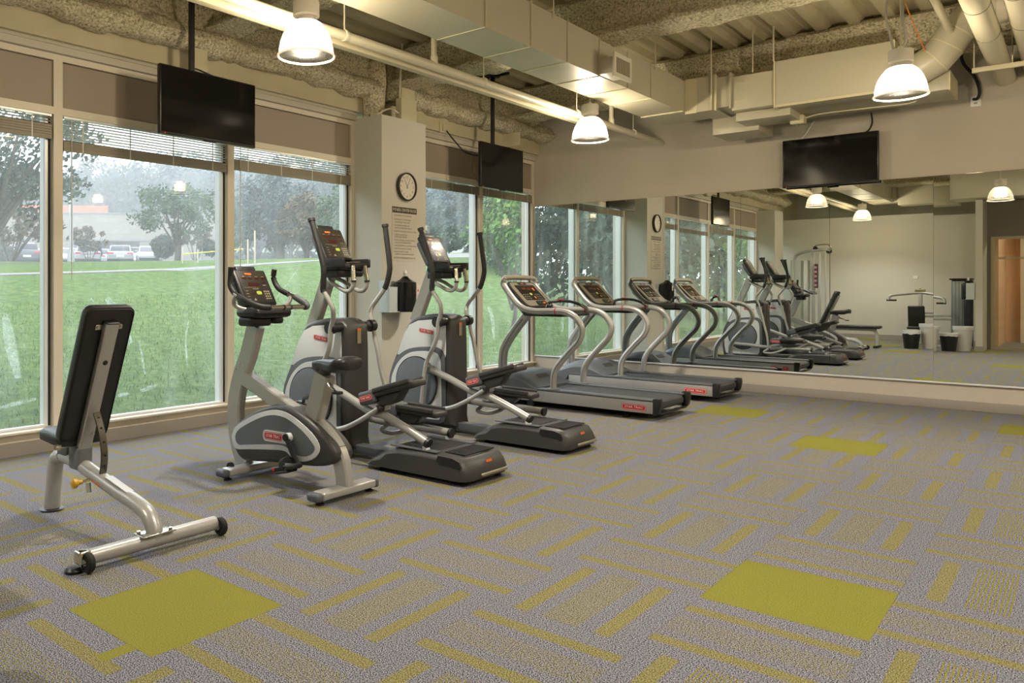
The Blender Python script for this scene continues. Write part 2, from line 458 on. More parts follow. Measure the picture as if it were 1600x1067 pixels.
# ================================================================ windows
BAYS = [(-2.19, -1.10), (-0.40, 1.27), (1.27, 2.95), (2.95, 4.66), (4.66, 6.37), (7.135, 8.86), (8.86, 10.235)]
MW = 0.037
STREAK = MATS.get('x')
def glass_veiled():
    m = bpy.data.materials.new('window_glass'); m.use_nodes = True; nt = m.node_tree; N = nt.nodes; L = nt.links; N.clear()
    tr = N.new('ShaderNodeBsdfTransparent'); tr.inputs[0].default_value = (0.955, 0.975, 0.975, 1)
    gs = N.new('ShaderNodeBsdfGlossy'); gs.inputs['Roughness'].default_value = 0.0; gs.inputs[0].default_value = (1, 1, 1, 1)
    fr = schlick(nt)
    df = N.new('ShaderNodeBsdfTranslucent'); df.inputs[0].default_value = (0.85, 0.95, 0.93, 1)  # patchy translucent mix puts a pale haze veil into the pane
    g = N.new('ShaderNodeNewGeometry'); mp = N.new('ShaderNodeMapping'); mp.inputs['Scale'].default_value = (1, 2.2, 0.5); mp.inputs['Rotation'].default_value = (radians(14), 0, 0)
    nz = N.new('ShaderNodeTexNoise'); nz.inputs['Scale'].default_value = 1.6; nz.inputs['Detail'].default_value = 6; nz.inputs['Roughness'].default_value = 0.65
    L.new(g.outputs['Position'], mp.inputs[0]); L.new(mp.outputs[0], nz.inputs['Vector'])
    mr = N.new('ShaderNodeMapRange'); mr.inputs['From Min'].default_value = 0.50; mr.inputs['From Max'].default_value = 0.80; mr.inputs['To Min'].default_value = 0.035; mr.inputs['To Max'].default_value = 0.12
    L.new(nz.outputs['Fac'], mr.inputs[0])
    m1 = N.new('ShaderNodeMixShader'); L.new(mr.outputs[0], m1.inputs[0]); L.new(tr.outputs[0], m1.inputs[1]); L.new(df.outputs[0], m1.inputs[2])
    mx = N.new('ShaderNodeMixShader'); ou = N.new('ShaderNodeOutputMaterial')
    L.new(fr.outputs[0], mx.inputs[0]); L.new(m1.outputs[0], mx.inputs[1]); L.new(gs.outputs[0], mx.inputs[2]); L.new(mx.outputs[0], ou.inputs[0])
    return m
WGLASS = glass_veiled()
GLARE_SMEAR = bpy.data.materials.new('glare_smear'); GLARE_SMEAR.use_nodes = True  # pale translucent strips standing in for glare on the glass
_nt = GLARE_SMEAR.node_tree; _nt.nodes.clear()
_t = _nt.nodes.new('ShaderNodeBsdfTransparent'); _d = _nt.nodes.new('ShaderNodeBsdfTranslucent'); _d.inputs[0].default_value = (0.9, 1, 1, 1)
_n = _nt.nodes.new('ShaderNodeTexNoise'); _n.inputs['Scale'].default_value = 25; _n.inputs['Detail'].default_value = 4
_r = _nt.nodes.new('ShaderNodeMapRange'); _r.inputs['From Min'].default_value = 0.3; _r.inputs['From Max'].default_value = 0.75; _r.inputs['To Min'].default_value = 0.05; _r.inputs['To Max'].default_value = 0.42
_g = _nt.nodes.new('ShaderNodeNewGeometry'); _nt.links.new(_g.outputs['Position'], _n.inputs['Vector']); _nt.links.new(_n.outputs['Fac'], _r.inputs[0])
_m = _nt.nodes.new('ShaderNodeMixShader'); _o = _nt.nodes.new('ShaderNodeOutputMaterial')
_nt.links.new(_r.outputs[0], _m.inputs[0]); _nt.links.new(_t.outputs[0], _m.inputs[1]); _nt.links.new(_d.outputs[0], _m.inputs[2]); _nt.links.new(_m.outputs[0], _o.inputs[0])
SM = {3: [[(4.0, 0.95, 1.75), (4.07, 1.0, 1.30), (4.16, 0.9, 0.95), (4.2, 0.7, 0.6)]], }
# painted glare and smears: polylines on the inner face of the pane, (bay, [(y,z)...], half width)
GLARE_SMEARS = [(3, [(3.40, 1.20), (3.52, 1.05), (3.63, 0.80)], 0.028), (3, [(3.71, 0.82), (3.77, 0.52)], 0.008), (3, [(3.26, 1.20), (3.30, 1.13), (3.33, 1.02)], 0.006),
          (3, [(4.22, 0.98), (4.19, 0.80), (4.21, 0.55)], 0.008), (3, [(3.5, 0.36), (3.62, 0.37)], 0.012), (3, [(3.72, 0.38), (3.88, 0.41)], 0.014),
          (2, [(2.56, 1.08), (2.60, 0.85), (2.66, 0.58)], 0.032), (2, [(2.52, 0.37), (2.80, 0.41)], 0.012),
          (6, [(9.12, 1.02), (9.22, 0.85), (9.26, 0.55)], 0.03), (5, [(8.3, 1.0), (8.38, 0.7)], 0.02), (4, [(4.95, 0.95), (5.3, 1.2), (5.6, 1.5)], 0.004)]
for i, (y0, y1) in enumerate(BAYS):
    a = y0 + (MW if i in (2, 3, 4, 6) else 0.05); c = y1 - (MW if i in (1, 2, 3, 5) else 0.05)
    b = MB()
    x0, x1 = -6.20, XW
    # frame members: jambs, head, transom rail, sill
    b.box(x0, x1, y0, a, 0.10, 3.145); b.box(x0, x1, c, y1, 0.10, 3.145)
    b.box(x0, x1, a, c, 3.095, 3.145); b.box(x0, x1, a, c, 2.665, 2.725); b.box(x0, x1, a, c, 0.10, 0.165)
    fo = struct(b.build('window_%d' % (i + 1), FRAMEM)); ORG = fo.location.copy()
    b = MB(); b.box(-6.20, -6.035, y0 + 0.001, y1 - 0.001, 0.165, 0.180); b.build('window_sill', FRAMEM, fo)
    b = MB(); b.box(-6.15, -6.10, a + 0.004, c - 0.004, 2.73, 3.088); b.build('transom_panel', TAUPE, fo)
    b = MB(); b.box(-6.153, -6.146, a + 0.001, c - 0.001, 2.726, 3.094); b.build('panel_gasket', RUBBER, fo)
    b = MB()  # sliding sash at the far side of the bay
    b.box(-6.165, -6.125, c - 0.05, c - 0.002, 0.182, 2.66); b.box(-6.165, -6.125, a, a + 0.012, 0.182, 2.66)
    b.box(-6.165, -6.125, a + 0.012, c - 0.05, 0.182, 0.20)
    b.build('sash', ALUM, fo)
    b = MB(); b.box(-6.225, -6.166, (c - 0.045) if i != 6 else (y1 - 0.02), y1 - 0.001, 0.10, 3.14); b.box(-6.225, -6.166, y0 + 0.001, a + 0.01, 0.10, 3.14); b.build('exterior_cap', ALUM, fo)
    b = MB(); b.box(-6.124, -6.118, c - 0.026, c - 0.010, 0.19, 2.65); b.build('sash_gasket', RUBBER, fo)
    b = MB(); b.box(-6.150, -6.144, a + 0.01, c - 0.05, 0.195, 2.66); b.build('pane', WGLASS, fo)
    for (k, pl, hw) in GLARE_SMEARS:
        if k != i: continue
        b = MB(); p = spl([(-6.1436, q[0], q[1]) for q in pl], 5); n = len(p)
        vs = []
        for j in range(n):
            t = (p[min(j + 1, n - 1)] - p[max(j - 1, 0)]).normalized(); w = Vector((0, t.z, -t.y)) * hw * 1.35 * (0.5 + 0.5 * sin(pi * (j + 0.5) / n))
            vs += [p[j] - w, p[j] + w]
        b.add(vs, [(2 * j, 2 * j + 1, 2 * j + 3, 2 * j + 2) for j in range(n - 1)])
        b.build('glare_smear', GLARE_SMEAR, fo)
b = MB(); b.box(-6.12, -6.045, -2.19, 6.37, 3.150, 3.236); b.box(-6.12, -6.045, 7.135, 10.235, 3.150, 3.236); b.box(-6.046, -6.03, -2.19, 6.37, 3.205, 3.222); b.box(-6.046, -6.03, 7.135, 10.235, 3.205, 3.222)
struct(b.build('trim_1', mat('head_trim', (196, 190, 172), 0.4)))
b = MB(); b.box(-6.25, -6.045, -2.19, 6.37, 0.0, 0.012)
# venetian blinds
SLAT = mat('blind_slat_white', (206, 204, 196), 0.4); RAILM = mat('blind_stack_beige', (146, 138, 120), 0.5)
BL = {1: (2.50, 0.05), 2: (2.58, 0.10), 3: (2.465, 0.065), 4: (2.525, 0.09), 5: (2.632, 0.09), 6: (2.632, 0.09), 0: (2.58, 0.09)}
BLAB = ['narrow blind behind the pillar seen in the mirror, nearest the back wall', 'white blind in the bay left of the photo frame, seen in the mirror', 'nearly raised white blind at the left edge of the photo', 'white venetian blind with open slats behind the large near television',
        'white venetian blind between the near television and the clock pillar', 'fully raised blind just right of the clock pillar', 'fully raised blind in the far window corner below the second television']
for i, (y0, y1) in enumerate(BAYS):
    a, c = y0 + 0.05, y1 - 0.05
    zs, st = BL[i]
    t = thing('venetian_blind', BLAB[i], 'blind', (-6.10, (y0 + y1) / 2, 2.62), 'venetian blinds in the window bays')
    b = MB(); b.box(-6.115, -6.085, a, c, 2.645, 2.663); b.build('headrail', ALUM, t)
    b = MB(); z = 2.632
    while z > zs:
        b.quad((-6.112, a, z - 0.0035), (-6.088, a, z + 0.0035), (-6.088, c, z + 0.0035), (-6.112, c, z - 0.0035)); z -= 0.0235
    if i not in (5, 6, 0): b.build('slats', SLAT, t)
    b = MB(); n = 5
    for k in range(n): b.box(-6.114, -6.086, a, c, zs - st + st * k / n + 0.001, zs - st + st * (k + 1) / n - 0.001)
    b.build('stacked_slats', RAILM, t)
    b = MB(); b.box(-6.115, -6.085, a, c, zs - st - 0.014, zs - st); b.build('bottom_rail', RAILM, t)
    for k in range(4):
        yy = a + (c - a) * (0.1 + 0.8 * k / 3); b = MB(); b.box(-6.0855, -6.084, yy - 0.005, yy + 0.005, zs - st - 0.014, 2.645); b.build('ladder_tape', SLAT, t)
    b = MB(); b.cyl((-6.078, a + 0.06, 2.64), (-6.078, a + 0.06, 1.35 if i != 4 else 1.2), 0.004, 6); b.build('wand', SLAT, t)

# ================================================================ ceiling deck (ribs along Y)
CREAMD = mat('deck_cream', (200, 190, 158), 0.55, var=0.05, vscale=3)
FIRE = None
def fireproof():
    m = bpy.data.materials.new('sprayed_fireproofing'); m.use_nodes = True; nt = m.node_tree; N = nt.nodes; L = nt.links
    b = N['Principled BSDF']; b.inputs['Roughness'].default_value = 0.95; b.inputs['Specular IOR Level'].default_value = 0.1
    g = N.new('ShaderNodeNewGeometry')
    n1 = N.new('ShaderNodeTexNoise'); n1.inputs['Scale'].default_value = 46; n1.inputs['Detail'].default_value = 6; n1.inputs['Roughness'].default_value = 0.75
    n2 = N.new('ShaderNodeTexNoise'); n2.inputs['Scale'].default_value = 1.3; n2.inputs['Detail'].default_value = 3
    L.new(g.outputs['Position'], n1.inputs['Vector']); L.new(g.outputs['Position'], n2.inputs['Vector'])
    r = N.new('ShaderNodeValToRGB'); r.color_ramp.elements[0].position = 0.36; r.color_ramp.elements[0].color = rgb(116, 108, 92)
    r.color_ramp.elements[1].position = 0.66; r.color_ramp.elements[1].color = rgb(246, 240, 220)
    e = r.color_ramp.elements.new(0.47); e.color = rgb(198, 188, 156)
    L.new(n1.outputs['Fac'], r.inputs[0])
    mx = N.new('ShaderNodeMix'); mx.data_type = 'RGBA'; mx.blend_type = 'MULTIPLY'; mx.inputs[0].default_value = 0.6
    r2 = N.new('ShaderNodeValToRGB'); r2.color_ramp.elements[0].position = 0.38; r2.color_ramp.elements[0].color = (0.80, 0.76, 0.66, 1)
    r2.color_ramp.elements[1].position = 0.62; r2.color_ramp.elements[1].color = (1, 1, 1, 1)
    L.new(n2.outputs['Fac'], r2.inputs[0]); L.new(r.outputs[0], mx.inputs[6]); L.new(r2.outputs[0], mx.inputs[7]); L.new(mx.outputs[2], b.inputs['Base Color'])
    bp = N.new('ShaderNodeBump'); bp.inputs['Strength'].default_value = 0.7; bp.inputs['Distance'].default_value = 0.012
    L.new(n1.outputs['Fac'], bp.inputs['Height']); L.new(bp.outputs['Normal'], b.inputs['Normal'])
    return m
FIRE = fireproof()
b = MB(); P = 0.305; x = -6.4; prof = []
while x < 3.2:
    prof += [(x, ZC), (x + 0.10, ZC), (x + 0.125, ZC + 0.075), (x + 0.165, ZC + 0.075), (x + 0.17, ZC + 0.07), (x + 0.18, ZC + 0.07), (x + 0.185, ZC + 0.075), (x + 0.28, ZC + 0.075)]
    x += P
prof.append((x, ZC)); n = len(prof)
for ya, yb in ((-4.7, 10.3),):
    b.add([(p[0], ya, p[1]) for p in prof] + [(p[0], yb, p[1]) for p in prof], [(i, i + 1, n + i + 1, n + i) for i in range(n - 1)])
b.box(-6.4, 3.3, -4.8, 10.5, ZC + 0.09, ZC + 0.16)
struct(b.build('ceiling', CREAMD, origin=False, smooth=0))

def sprayed(path0, path1, prof, step=0.05, amp=0.02, seed=0, flat=None):
    # sweep a section (a: horizontal offset, z) from path0 to path1 with lumpy displacement
    p0 = Vector(path0); p1 = Vector(path1); d = (p1 - p0); Ln = d.length; d.normalize(); w = Vector((-d.y, d.x, 0))
    pr = []
    m = len(prof)
    for i in range(m):
        a = Vector(prof[i]); c = Vector(prof[(i + 1) % m]); k = max(1, int((c - a).length / 0.035))
        for j in range(k): pr.append(a.lerp(c, j / k))
    m = len(pr); n = int(Ln / step) + 1; vs = []; b = MB()
    cen = Vector((sum(p.x for p in pr) / m, sum(p.y for p in pr) / m))
    nr = []
    for i in range(m):
        t = (pr[(i + 1) % m] - pr[i - 1]).normalized(); nr.append(Vector((t.y, -t.x)))
    for k in range(n):
        c = p0 + d * (Ln * k / (n - 1))
        for i in range(m):
            q = c + w * pr[i].x + Vector((0, 0, pr[i].y))
            dd = noise.noise(q * 3.1 + Vector((seed, 0, 0))) * amp * 1.3 + noise.noise(q * 9 + Vector((0, seed, 0))) * amp + noise.noise(q * 24) * amp * 0.55
            v = q + (w * nr[i].x + Vector((0, 0, nr[i].y))) * dd
            vs.append(v)
    fs = []
    for k in range(n - 1):
        for i in range(m):
            j = (i + 1) % m
            fs.append((k * m + i, k * m + j, (k + 1) * m + j, (k + 1) * m + i))
    fs += [tuple(range(m - 1, -1, -1)), tuple((n - 1) * m + i for i in range(m))]
    b.add(vs, fs); return b
IB = [(-0.10, 0.0), (-0.15, -0.05), (-0.10, -0.10), (-0.055, -0.14), (-0.05, -0.30), (-0.09, -0.345), (-0.17, -0.37), (-0.18, -0.41), (-0.13, -0.44), (0.13, -0.44), (0.18, -0.41), (0.17, -0.37), (0.09, -0.345), (0.05, -0.30), (0.055, -0.14), (0.10, -0.10), (0.15, -0.05), (0.10, 0.0)]
for k, y in enumerate((-0.73, 1.82, 4.37, 6.92, 9.42)):
    b = sprayed((-5.9, y, ZC + 0.01), (3.0, y, ZC + 0.01), IB[::-1], 0.055, 0.018, seed=k * 7.3)
    struct(b.build('ceiling_beam', FIRE, smooth=60))
EB = [(0.0, 0.0), (0.0, -0.60), (0.10, -0.62), (0.20, -0.605), (0.28, -0.53), (0.24, -0.46), (0.15, -0.40), (0.11, -0.30), (0.11, -0.1), (0.16, 0.0)]
for k, (y0, y1) in enumerate(((-2.3, 6.45), (6.7, 10.2))):
    b = sprayed((-6.02, y0, ZC + 0.01), (-6.02, y1, ZC + 0.01), [(-p[0], p[1]) for p in EB], 0.05, 0.035, seed=50 + k * 9)
    struct(b.build('ceiling_edge_beam', FIRE, smooth=60))
b = MB(); b.lathe([(0.10, 0), (0.13, 0.15), (0.14, 0.4), (0.13, 0.62)], (-5.93, 6.52, 3.166), 20)
for v in b.V:
    dd = noise.noise(v * 8) * 0.03; v.x += dd; v.y += dd
struct(b.build('ceiling_column_collar', FIRE, smooth=60))

# ================================================================ ducts
DUCT = mat('duct_cream', (184, 177, 154), 0.38, var=0.02, vscale=2)
DUCTB = DUCT
t = thing('supply_duct', 'long rectangular cream duct running above the machines parallel to the windows', 'duct', (-3.55, 4.0, 3.23))
b = MB(); y = -1.0
segs = [-1.0, 0.1, 1.3, 2.5, 3.7, 4.9, 5.55, 6.15, 6.75, 7.35, 7.9, 8.75]
for a, c in zip(segs[:-1], segs[1:]): b.box(-3.78, -3.33, a + 0.0015, c - 0.0015, 3.232, 3.588)
b.box(-3.777, -3.333, -1.0, 8.86, 3.235, 3.585)
b.build('duct_body', DUCT, t)
for y in segs[1:-1]:
    b = MB(); b.box(-3.328, -3.318, y - 0.004, y + 0.004, 3.235, 3.60); b.box(-3.782, -3.33, y - 0.003, y + 0.003, 3.226, 3.232); b.build('duct_seam', CREAM, t)
b = MB(); b.rbox(-3.33, -3.17, 6.73, 7.03, 3.238, 3.385, 0.004)
v = b.build('vent_collar', DUCT, t)
b = MB(); b.mi = 0
b.box(-3.175, -3.155, 6.70, 7.06, 3.375, 3.415); b.box(-3.175, -3.155, 6.70, 7.06, 3.195, 3.235); b.box(-3.175, -3.155, 6.70, 6.735, 3.235, 3.375); b.box(-3.175, -3.155, 7.025, 7.06, 3.235, 3.375)
g_ = b.build('vent_grille', mat('vent_white', (214, 206, 188), 0.45), t)
b = MB()
for k in range(14):
    y = 6.742 + k * 0.0205
    b.box(-3.172, -3.158, y, y + 0.010, 3.236, 3.374)
b.build('grille_bars', mat('vent_bars', (168, 158, 138), 0.5), g_)
b = MB()
# elbow turning right into the terminal boxes
b.box(-3.777, -3.20, 8.86, 9.35, 3.235, 3.585)
b.box(-3.20, -3.00, 8.84, 9.37, 3.222, 3.60)
b.box(-3.00, -2.84, 8.88, 9.34, 3.245, 3.575)
b.box(-2.865, -2.845, 8.85, 9.36, 3.215, 3.60)
b.build('duct_elbow', DUCT, t)
b = MB(); b.box(-3.33, -3.20, 8.835, 8.845, 3.215, 3.60); b.box(-3.01, -2.99, 8.83, 8.84, 3.21, 3.605)
b.box(-3.78, -3.30, 8.70, 8.715, 3.22, 3.232)
b.build('flange', CREAM, t)
t = thing('air_terminal_box', 'large insulated cream duct box in front of the far wall, above the wall television', 'duct box', (-1.7, 9.3, 3.16))
b = MB(); b.rbox(-2.41, -1.36, 8.86, 9.19, 3.162, 3.635, 0.006); b.box(-2.41, -1.36, 9.18, 9.72, 3.162, 3.50); b.rbox(-1.37, -0.97, 9.17, 9.74, 3.162, 3.34, 0.004); b.build('box_body', DUCT, t)
b = MB(); b.box(-2.42, -1.35, 8.855, 8.862, 3.155, 3.18); b.box(-2.42, -2.405, 8.852, 9.2, 3.15, 3.64); b.box(-1.37, -1.355, 8.852, 9.2, 3.15, 3.64); b.box(-0.975, -0.962, 9.165, 9.745, 3.155, 3.345); b.build('box_flange', CREAM, t)
b = MB(); b.rbox(-2.845, -2.415, 8.88, 9.34, 3.19, 3.555, 0.004); b.build('inlet_box', DUCT, t)
b = MB(); b.rbox(-2.84, -2.30, 9.0, 9.45, 3.09, 3.185, 0.004); b.build('control_box', DUCT, t)
b = MB(); b.cyl((-2.80, 8.872, 3.48), (-2.72, 8.872, 3.48), 0.006, 6); b.cyl((-2.80, 8.872, 3.30), (-2.72, 8.872, 3.30), 0.006, 6); b.build('latch', CREAM, t)
b = MB(); b.rbox(-3.21, -2.71, 9.36, 9.9, 3.04, 3.24, 0.004)
tag(b.build('diffuser_box', DUCT), 'small cream diffuser box under the duct near the far wall', 'duct box')
def flex(path, r, seg=20, rib=0.0, step=0.03): 
    p = spl(path, 8); rr = []
    for i in range(len(p)): rr.append(r + (rib if i % 2 else 0))
    return p, rr
b = MB(); pts = [(-1.37, 8.99, 3.345), (-1.20, 8.99, 3.345), (-1.06, 8.99, 3.42), (-0.97, 8.99, 3.53), (-0.89, 8.99, 3.66), (-0.77, 8.99, 3.77), (-0.60, 8.99, 3.81)]
b.tube(pts, 0.15, 24)
t = thing('round_duct_elbow', 'segmented round cream duct elbow rising from the terminal box beside the hanging lamp', 'duct', (-0.95, 8.99, 3.4))
b.build('elbow', DUCT, t, smooth=25)
b = MB()
for k in range(0, 6):
    p = Vector(pts[max(k, 0)]); d = (Vector(pts[k + 1]) - Vector(pts[max(k - 1, 0)])).normalized()
    b.cyl(p - d * 0.006, p + d * 0.006, 0.154, 24)
b.build('seam_ring', CREAM, t)
b = MB(); pp = [(-0.60 + 0.02 * k, 8.99, 3.81) for k in range(34)]
b.tube(pp, [0.15 + (0.006 if k % 2 else 0) for k in range(34)], 24); b.build('flexible_duct', mat('flex_duct_pale', (200, 192, 172), 0.45), t)
# terminal boxes near the entry (seen in the mirror)
b = MB(); b.rbox(-3.22, -2.1, -1.5, -0.95, 3.16, 3.62, 0.005); b.box(-3.777, -3.2, -1.45, -1.0, 3.235, 3.585)
tag(b.build('entry_duct_box', DUCT), 'cream duct box seen in the mirror joining the long duct behind the camera', 'duct box')
b = MB(); b.rbox(-2.1, 0.9, -0.48, 0.35, 3.15, 3.85, 0.006); b.box(-2.11, -2.08, -0.49, 0.36, 3.14, 3.86); b.box(-0.60, -0.57, -0.49, 0.36, 3.14, 3.86)
tag(b.build('return_air_box', DUCT), 'very large cream duct box seen in the mirror above the glass door', 'duct box')

# ---- pipes
PIPE = mat('pipe_cream', (212, 204, 178), 0.32)
t = thing('sprinkler_pipe', 'long cream pipe hung along the window side and ending at the far wall', 'pipe', (-4.16, 4.0, 3.19))
b = MB(); b.cyl((-4.16, -1.9, 3.20), (-4.16, YM - 0.001, 3.18), 0.038, 16); b.build('pipe_run', PIPE, t)
for y in (2.9, 4.25, 6.1, 7.9, 9.35):
    b = MB(); b.cyl((-4.16, y, 3.22), (-4.16, y, ZC), 0.006, 6); b.cyl((-4.16, y - 0.012, 3.193), (-4.16, y + 0.012, 3.193), 0.046, 14); b.build('hanger', PIPE, t)
b = MB(); b.cyl((-4.16, 5.35, 3.2), (-4.16, 5.35, ZC), 0.026, 12); b.cyl((-4.16, 8.75, 3.2), (-4.16, 8.75, ZC), 0.026, 12); b.cyl((-4.16, 5.35, 3.2), (-4.16, 5.35, 3.27), 0.034, 12); b.cyl((-4.16, 8.75, 3.2), (-4.16, 8.75, 3.27), 0.034, 12); b.build('riser', PIPE, t)
b = MB(); b.rbox(-4.285, -4.215, -1.9, 8.1, 3.13, 3.18, 0.004)
tag(b.build('cable_raceway', CREAM), 'flat cream raceway running just beneath the window-side pipe', 'raceway')
b = MB(); b.cyl((-4.6, 3.2, 3.78), (-4.6, 9.4, 3.78), 0.026, 10); b.cyl((-4.6, 3.9, 3.80), (-4.6, 3.9, ZC), 0.006, 6); b.cyl((-4.6, 6.3, 3.80), (-4.6, 6.3, ZC), 0.006, 6)
tag(b.build('branch_pipe', PIPE), 'thinner cream pipe higher up between the raceway and the deck', 'pipe')
def bigpipe(x, z, r, lab, y0=1.0):
    t = thing('deck_pipe', lab, 'pipe', (x, 6, z), 'large pipes at the top right')
    b = MB(); b.cyl((x, y0, z), (x, YM - 0.001, z), r, 24); b.build('pipe_run', PIPE, t)
    b = MB()
    for y in (3.0, 5.2, 7.4, 8.3): b.cyl((x, y - 0.003, z), (x, y + 0.003, z), r + 0.003, 24)
    b.build('band', mat('band_grey', (120, 112, 92), 0.5), t)
bigpipe(-0.62, 3.42, 0.088, 'left one of the two fat cream pipes at the top right corner')
bigpipe(-0.385, 3.47, 0.088, 'right one of the two fat cream pipes at the top right corner')
b = MB(); b.cyl((-0.93, 1.5, 3.75), (-0.93, 9.55, 3.62), 0.032, 14)
tag(b.build('deck_pipe', PIPE), 'thinner cream pipe left of the two fat pipes, passing the round elbow', 'pipe')
b = MB(); b.rbox(-0.80, 0.9, 9.18, 9.22, 3.285, 3.33, 0.003); b.box(-0.79, -0.78, 9.19, 9.21, 3.33, ZC); b.box(-0.512, -0.502, 9.19, 9.21, 3.33, ZC)
tag(b.build('strut_hanger', CREAM), 'cream strut carrying the two fat pipes near the far wall', 'pipe hanger')
# hanging rods for the duct
rods = [(-3.315, 6.98, 3.60, 0.006, 'thin duct hanger rod at the vent grille'), (-3.04, 8.82, 3.22, 0.008, 'bent flat hanger strap at the duct elbow'), (-2.62, 8.84, 3.56, 0.006, 'thin hanger rod over the small inlet box'),
        (-2.42, 8.85, 3.64, 0.009, 'white hanger rod at the left edge of the insulated box'), (-3.32, 5.9, 3.55, 0.006, 'thin hanger rod at the middle of the long duct'), (-3.32, 8.0, 3.55, 0.006, 'thin hanger rod between the vent grille and the duct elbow')]
for x, y, z, r, lab in rods:
    b = MB(); b.cyl((x, y, z), (x, y, ZC + 0.05), r, 6); tag(b.build('hanger_rod', PIPE), lab, 'hanger rod', 'duct hanger rods')

# ================================================================ pendant lamps
SH = bpy.data.materials.new('prismatic_shade'); SH.use_nodes = True; nt = SH.node_tree; nt.nodes.clear()
tr = nt.nodes.new('ShaderNodeBsdfTransparent'); tr.inputs[0].default_value = (0.80, 0.77, 0.70, 1)
tl = nt.nodes.new('ShaderNodeBsdfTranslucent'); tl.inputs[0].default_value = (0.26, 0.25, 0.22, 1)
gs = nt.nodes.new('ShaderNodeBsdfGlossy'); gs.inputs['Roughness'].default_value = 0.2
tc = nt.nodes.new('ShaderNodeTexCoord'); sx = nt.nodes.new('ShaderNodeSeparateXYZ'); nt.links.new(tc.outputs['Object'], sx.inputs[0])
at = nt.nodes.new('ShaderNodeMath'); at.operation = 'ARCTAN2'; nt.links.new(sx.outputs[1], at.inputs[0]); nt.links.new(sx.outputs[0], at.inputs[1])
ml = nt.nodes.new('ShaderNodeMath'); ml.operation = 'MULTIPLY'; ml.inputs[1].default_value = 90; nt.links.new(at.outputs[0], ml.inputs[0])
sn = nt.nodes.new('ShaderNodeMath'); sn.operation = 'SINE'; nt.links.new(ml.outputs[0], sn.inputs[0])
mr = nt.nodes.new('ShaderNodeMapRange'); mr.inputs['From Min'].default_value = -1; mr.inputs['From Max'].default_value = 1; mr.inputs['To Min'].default_value = 0.18; mr.inputs['To Max'].default_value = 0.45; nt.links.new(sn.outputs[0], mr.inputs[0])
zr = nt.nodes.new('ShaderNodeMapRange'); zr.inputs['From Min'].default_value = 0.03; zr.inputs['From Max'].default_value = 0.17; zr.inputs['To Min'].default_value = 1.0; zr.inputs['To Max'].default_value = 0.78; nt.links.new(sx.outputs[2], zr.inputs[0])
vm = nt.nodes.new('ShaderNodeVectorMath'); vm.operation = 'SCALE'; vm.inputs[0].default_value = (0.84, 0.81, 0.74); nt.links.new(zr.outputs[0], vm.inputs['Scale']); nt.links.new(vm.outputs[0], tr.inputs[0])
m1 = nt.nodes.new('ShaderNodeMixShader'); nt.links.new(mr.outputs[0], m1.inputs[0]); nt.links.new(tr.outputs[0], m1.inputs[1]); nt.links.new(tl.outputs[0], m1.inputs[2])
m2 = nt.nodes.new('ShaderNodeMixShader'); m2.inputs[0].default_value = 0.06; nt.links.new(m1.outputs[0], m2.inputs[1]); nt.links.new(gs.outputs[0], m2.inputs[2])
ou = nt.nodes.new('ShaderNodeOutputMaterial'); nt.links.new(m2.outputs[0], ou.inputs[0])
BULB = bpy.data.materials.new('lamp_bulb'); BULB.use_nodes = True; nt = BULB.node_tree; nt.nodes.clear()
_a = nt.nodes.new('ShaderNodeAddShader'); _t = nt.nodes.new('ShaderNodeBsdfTransparent'); _e = nt.nodes.new('ShaderNodeEmission'); _e.inputs[0].default_value = rgb(255, 232, 196); _e.inputs[1].default_value = 22.0
_o = nt.nodes.new('ShaderNodeOutputMaterial'); nt.links.new(_t.outputs[0], _a.inputs[0]); nt.links.new(_e.outputs[0], _a.inputs[1]); nt.links.new(_a.outputs[0], _o.inputs[0])
LAMPW = mat('lamp_housing_white', (214, 208, 198), 0.45)
def lamp(x, y, lab, z=2.82, R=0.1835):
    t = thing('pendant_lamp', lab, 'pendant lamp', (x, y, z), 'pendant lamps hanging from the ceiling')
    pr = [(R + 0.004, 0.0), (R + 0.006, 0.008), (R, 0.014), (R * 0.985, 0.05), (R * 0.93, 0.10), (R * 0.83, 0.15), (R * 0.70, 0.19), (R * 0.55, 0.222), (R * 0.46, 0.232)]
    pr2 = [(r - 0.004, zz) for r, zz in pr[::-1]]
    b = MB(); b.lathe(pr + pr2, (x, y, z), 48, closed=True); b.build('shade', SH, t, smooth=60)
    b = MB(); b.lathe([(R + 0.001, -0.001), (R + 0.010, 0.002), (R + 0.010, 0.009), (R + 0.002, 0.012), (R - 0.004, 0.006)], (x, y, z), 48, closed=True)
    b.build('rim', mat('shade_rim', (250, 240, 220), 0.3, emit=(255, 230, 190), estr=0.7), t)
    b = MB(); b.lathe([(0.03, 0.226), (0.080, 0.229), (0.082, 0.236), (0.062, 0.240), (0.062, 0.262), (0.088, 0.272), (0.088, 0.36), (0.084, 0.37), (0.0, 0.372)], (x, y, z), 32); b.build('housing', LAMPW, t)
    b = MB(); b.lathe([(0.0, 0.060), (0.070, 0.064), (0.092, 0.075), (0.096, 0.11), (0.088, 0.17), (0.062, 0.215), (0.03, 0.225)], (x, y, z), 24); b.build('bulb', BULB, t)
    b = MB(); b.cyl((x, y, z + 0.37), (x, y, ZC), 0.006, 8); b.cyl((x, y, z + 0.37), (x, y, z + 0.40), 0.02, 10); b.build('cord', PIPE, t)
    l = bpy.data.lights.new('lamp_light', 'POINT'); l.energy = LAMP_W; l.color = (1.0, 0.92, 0.80); l.shadow_soft_size = 0.055
    o = bpy.data.objects.new('lamp_light', l); COL.objects.link(o); o.parent = t; o.location = (0, 0, 0.14)
    return t

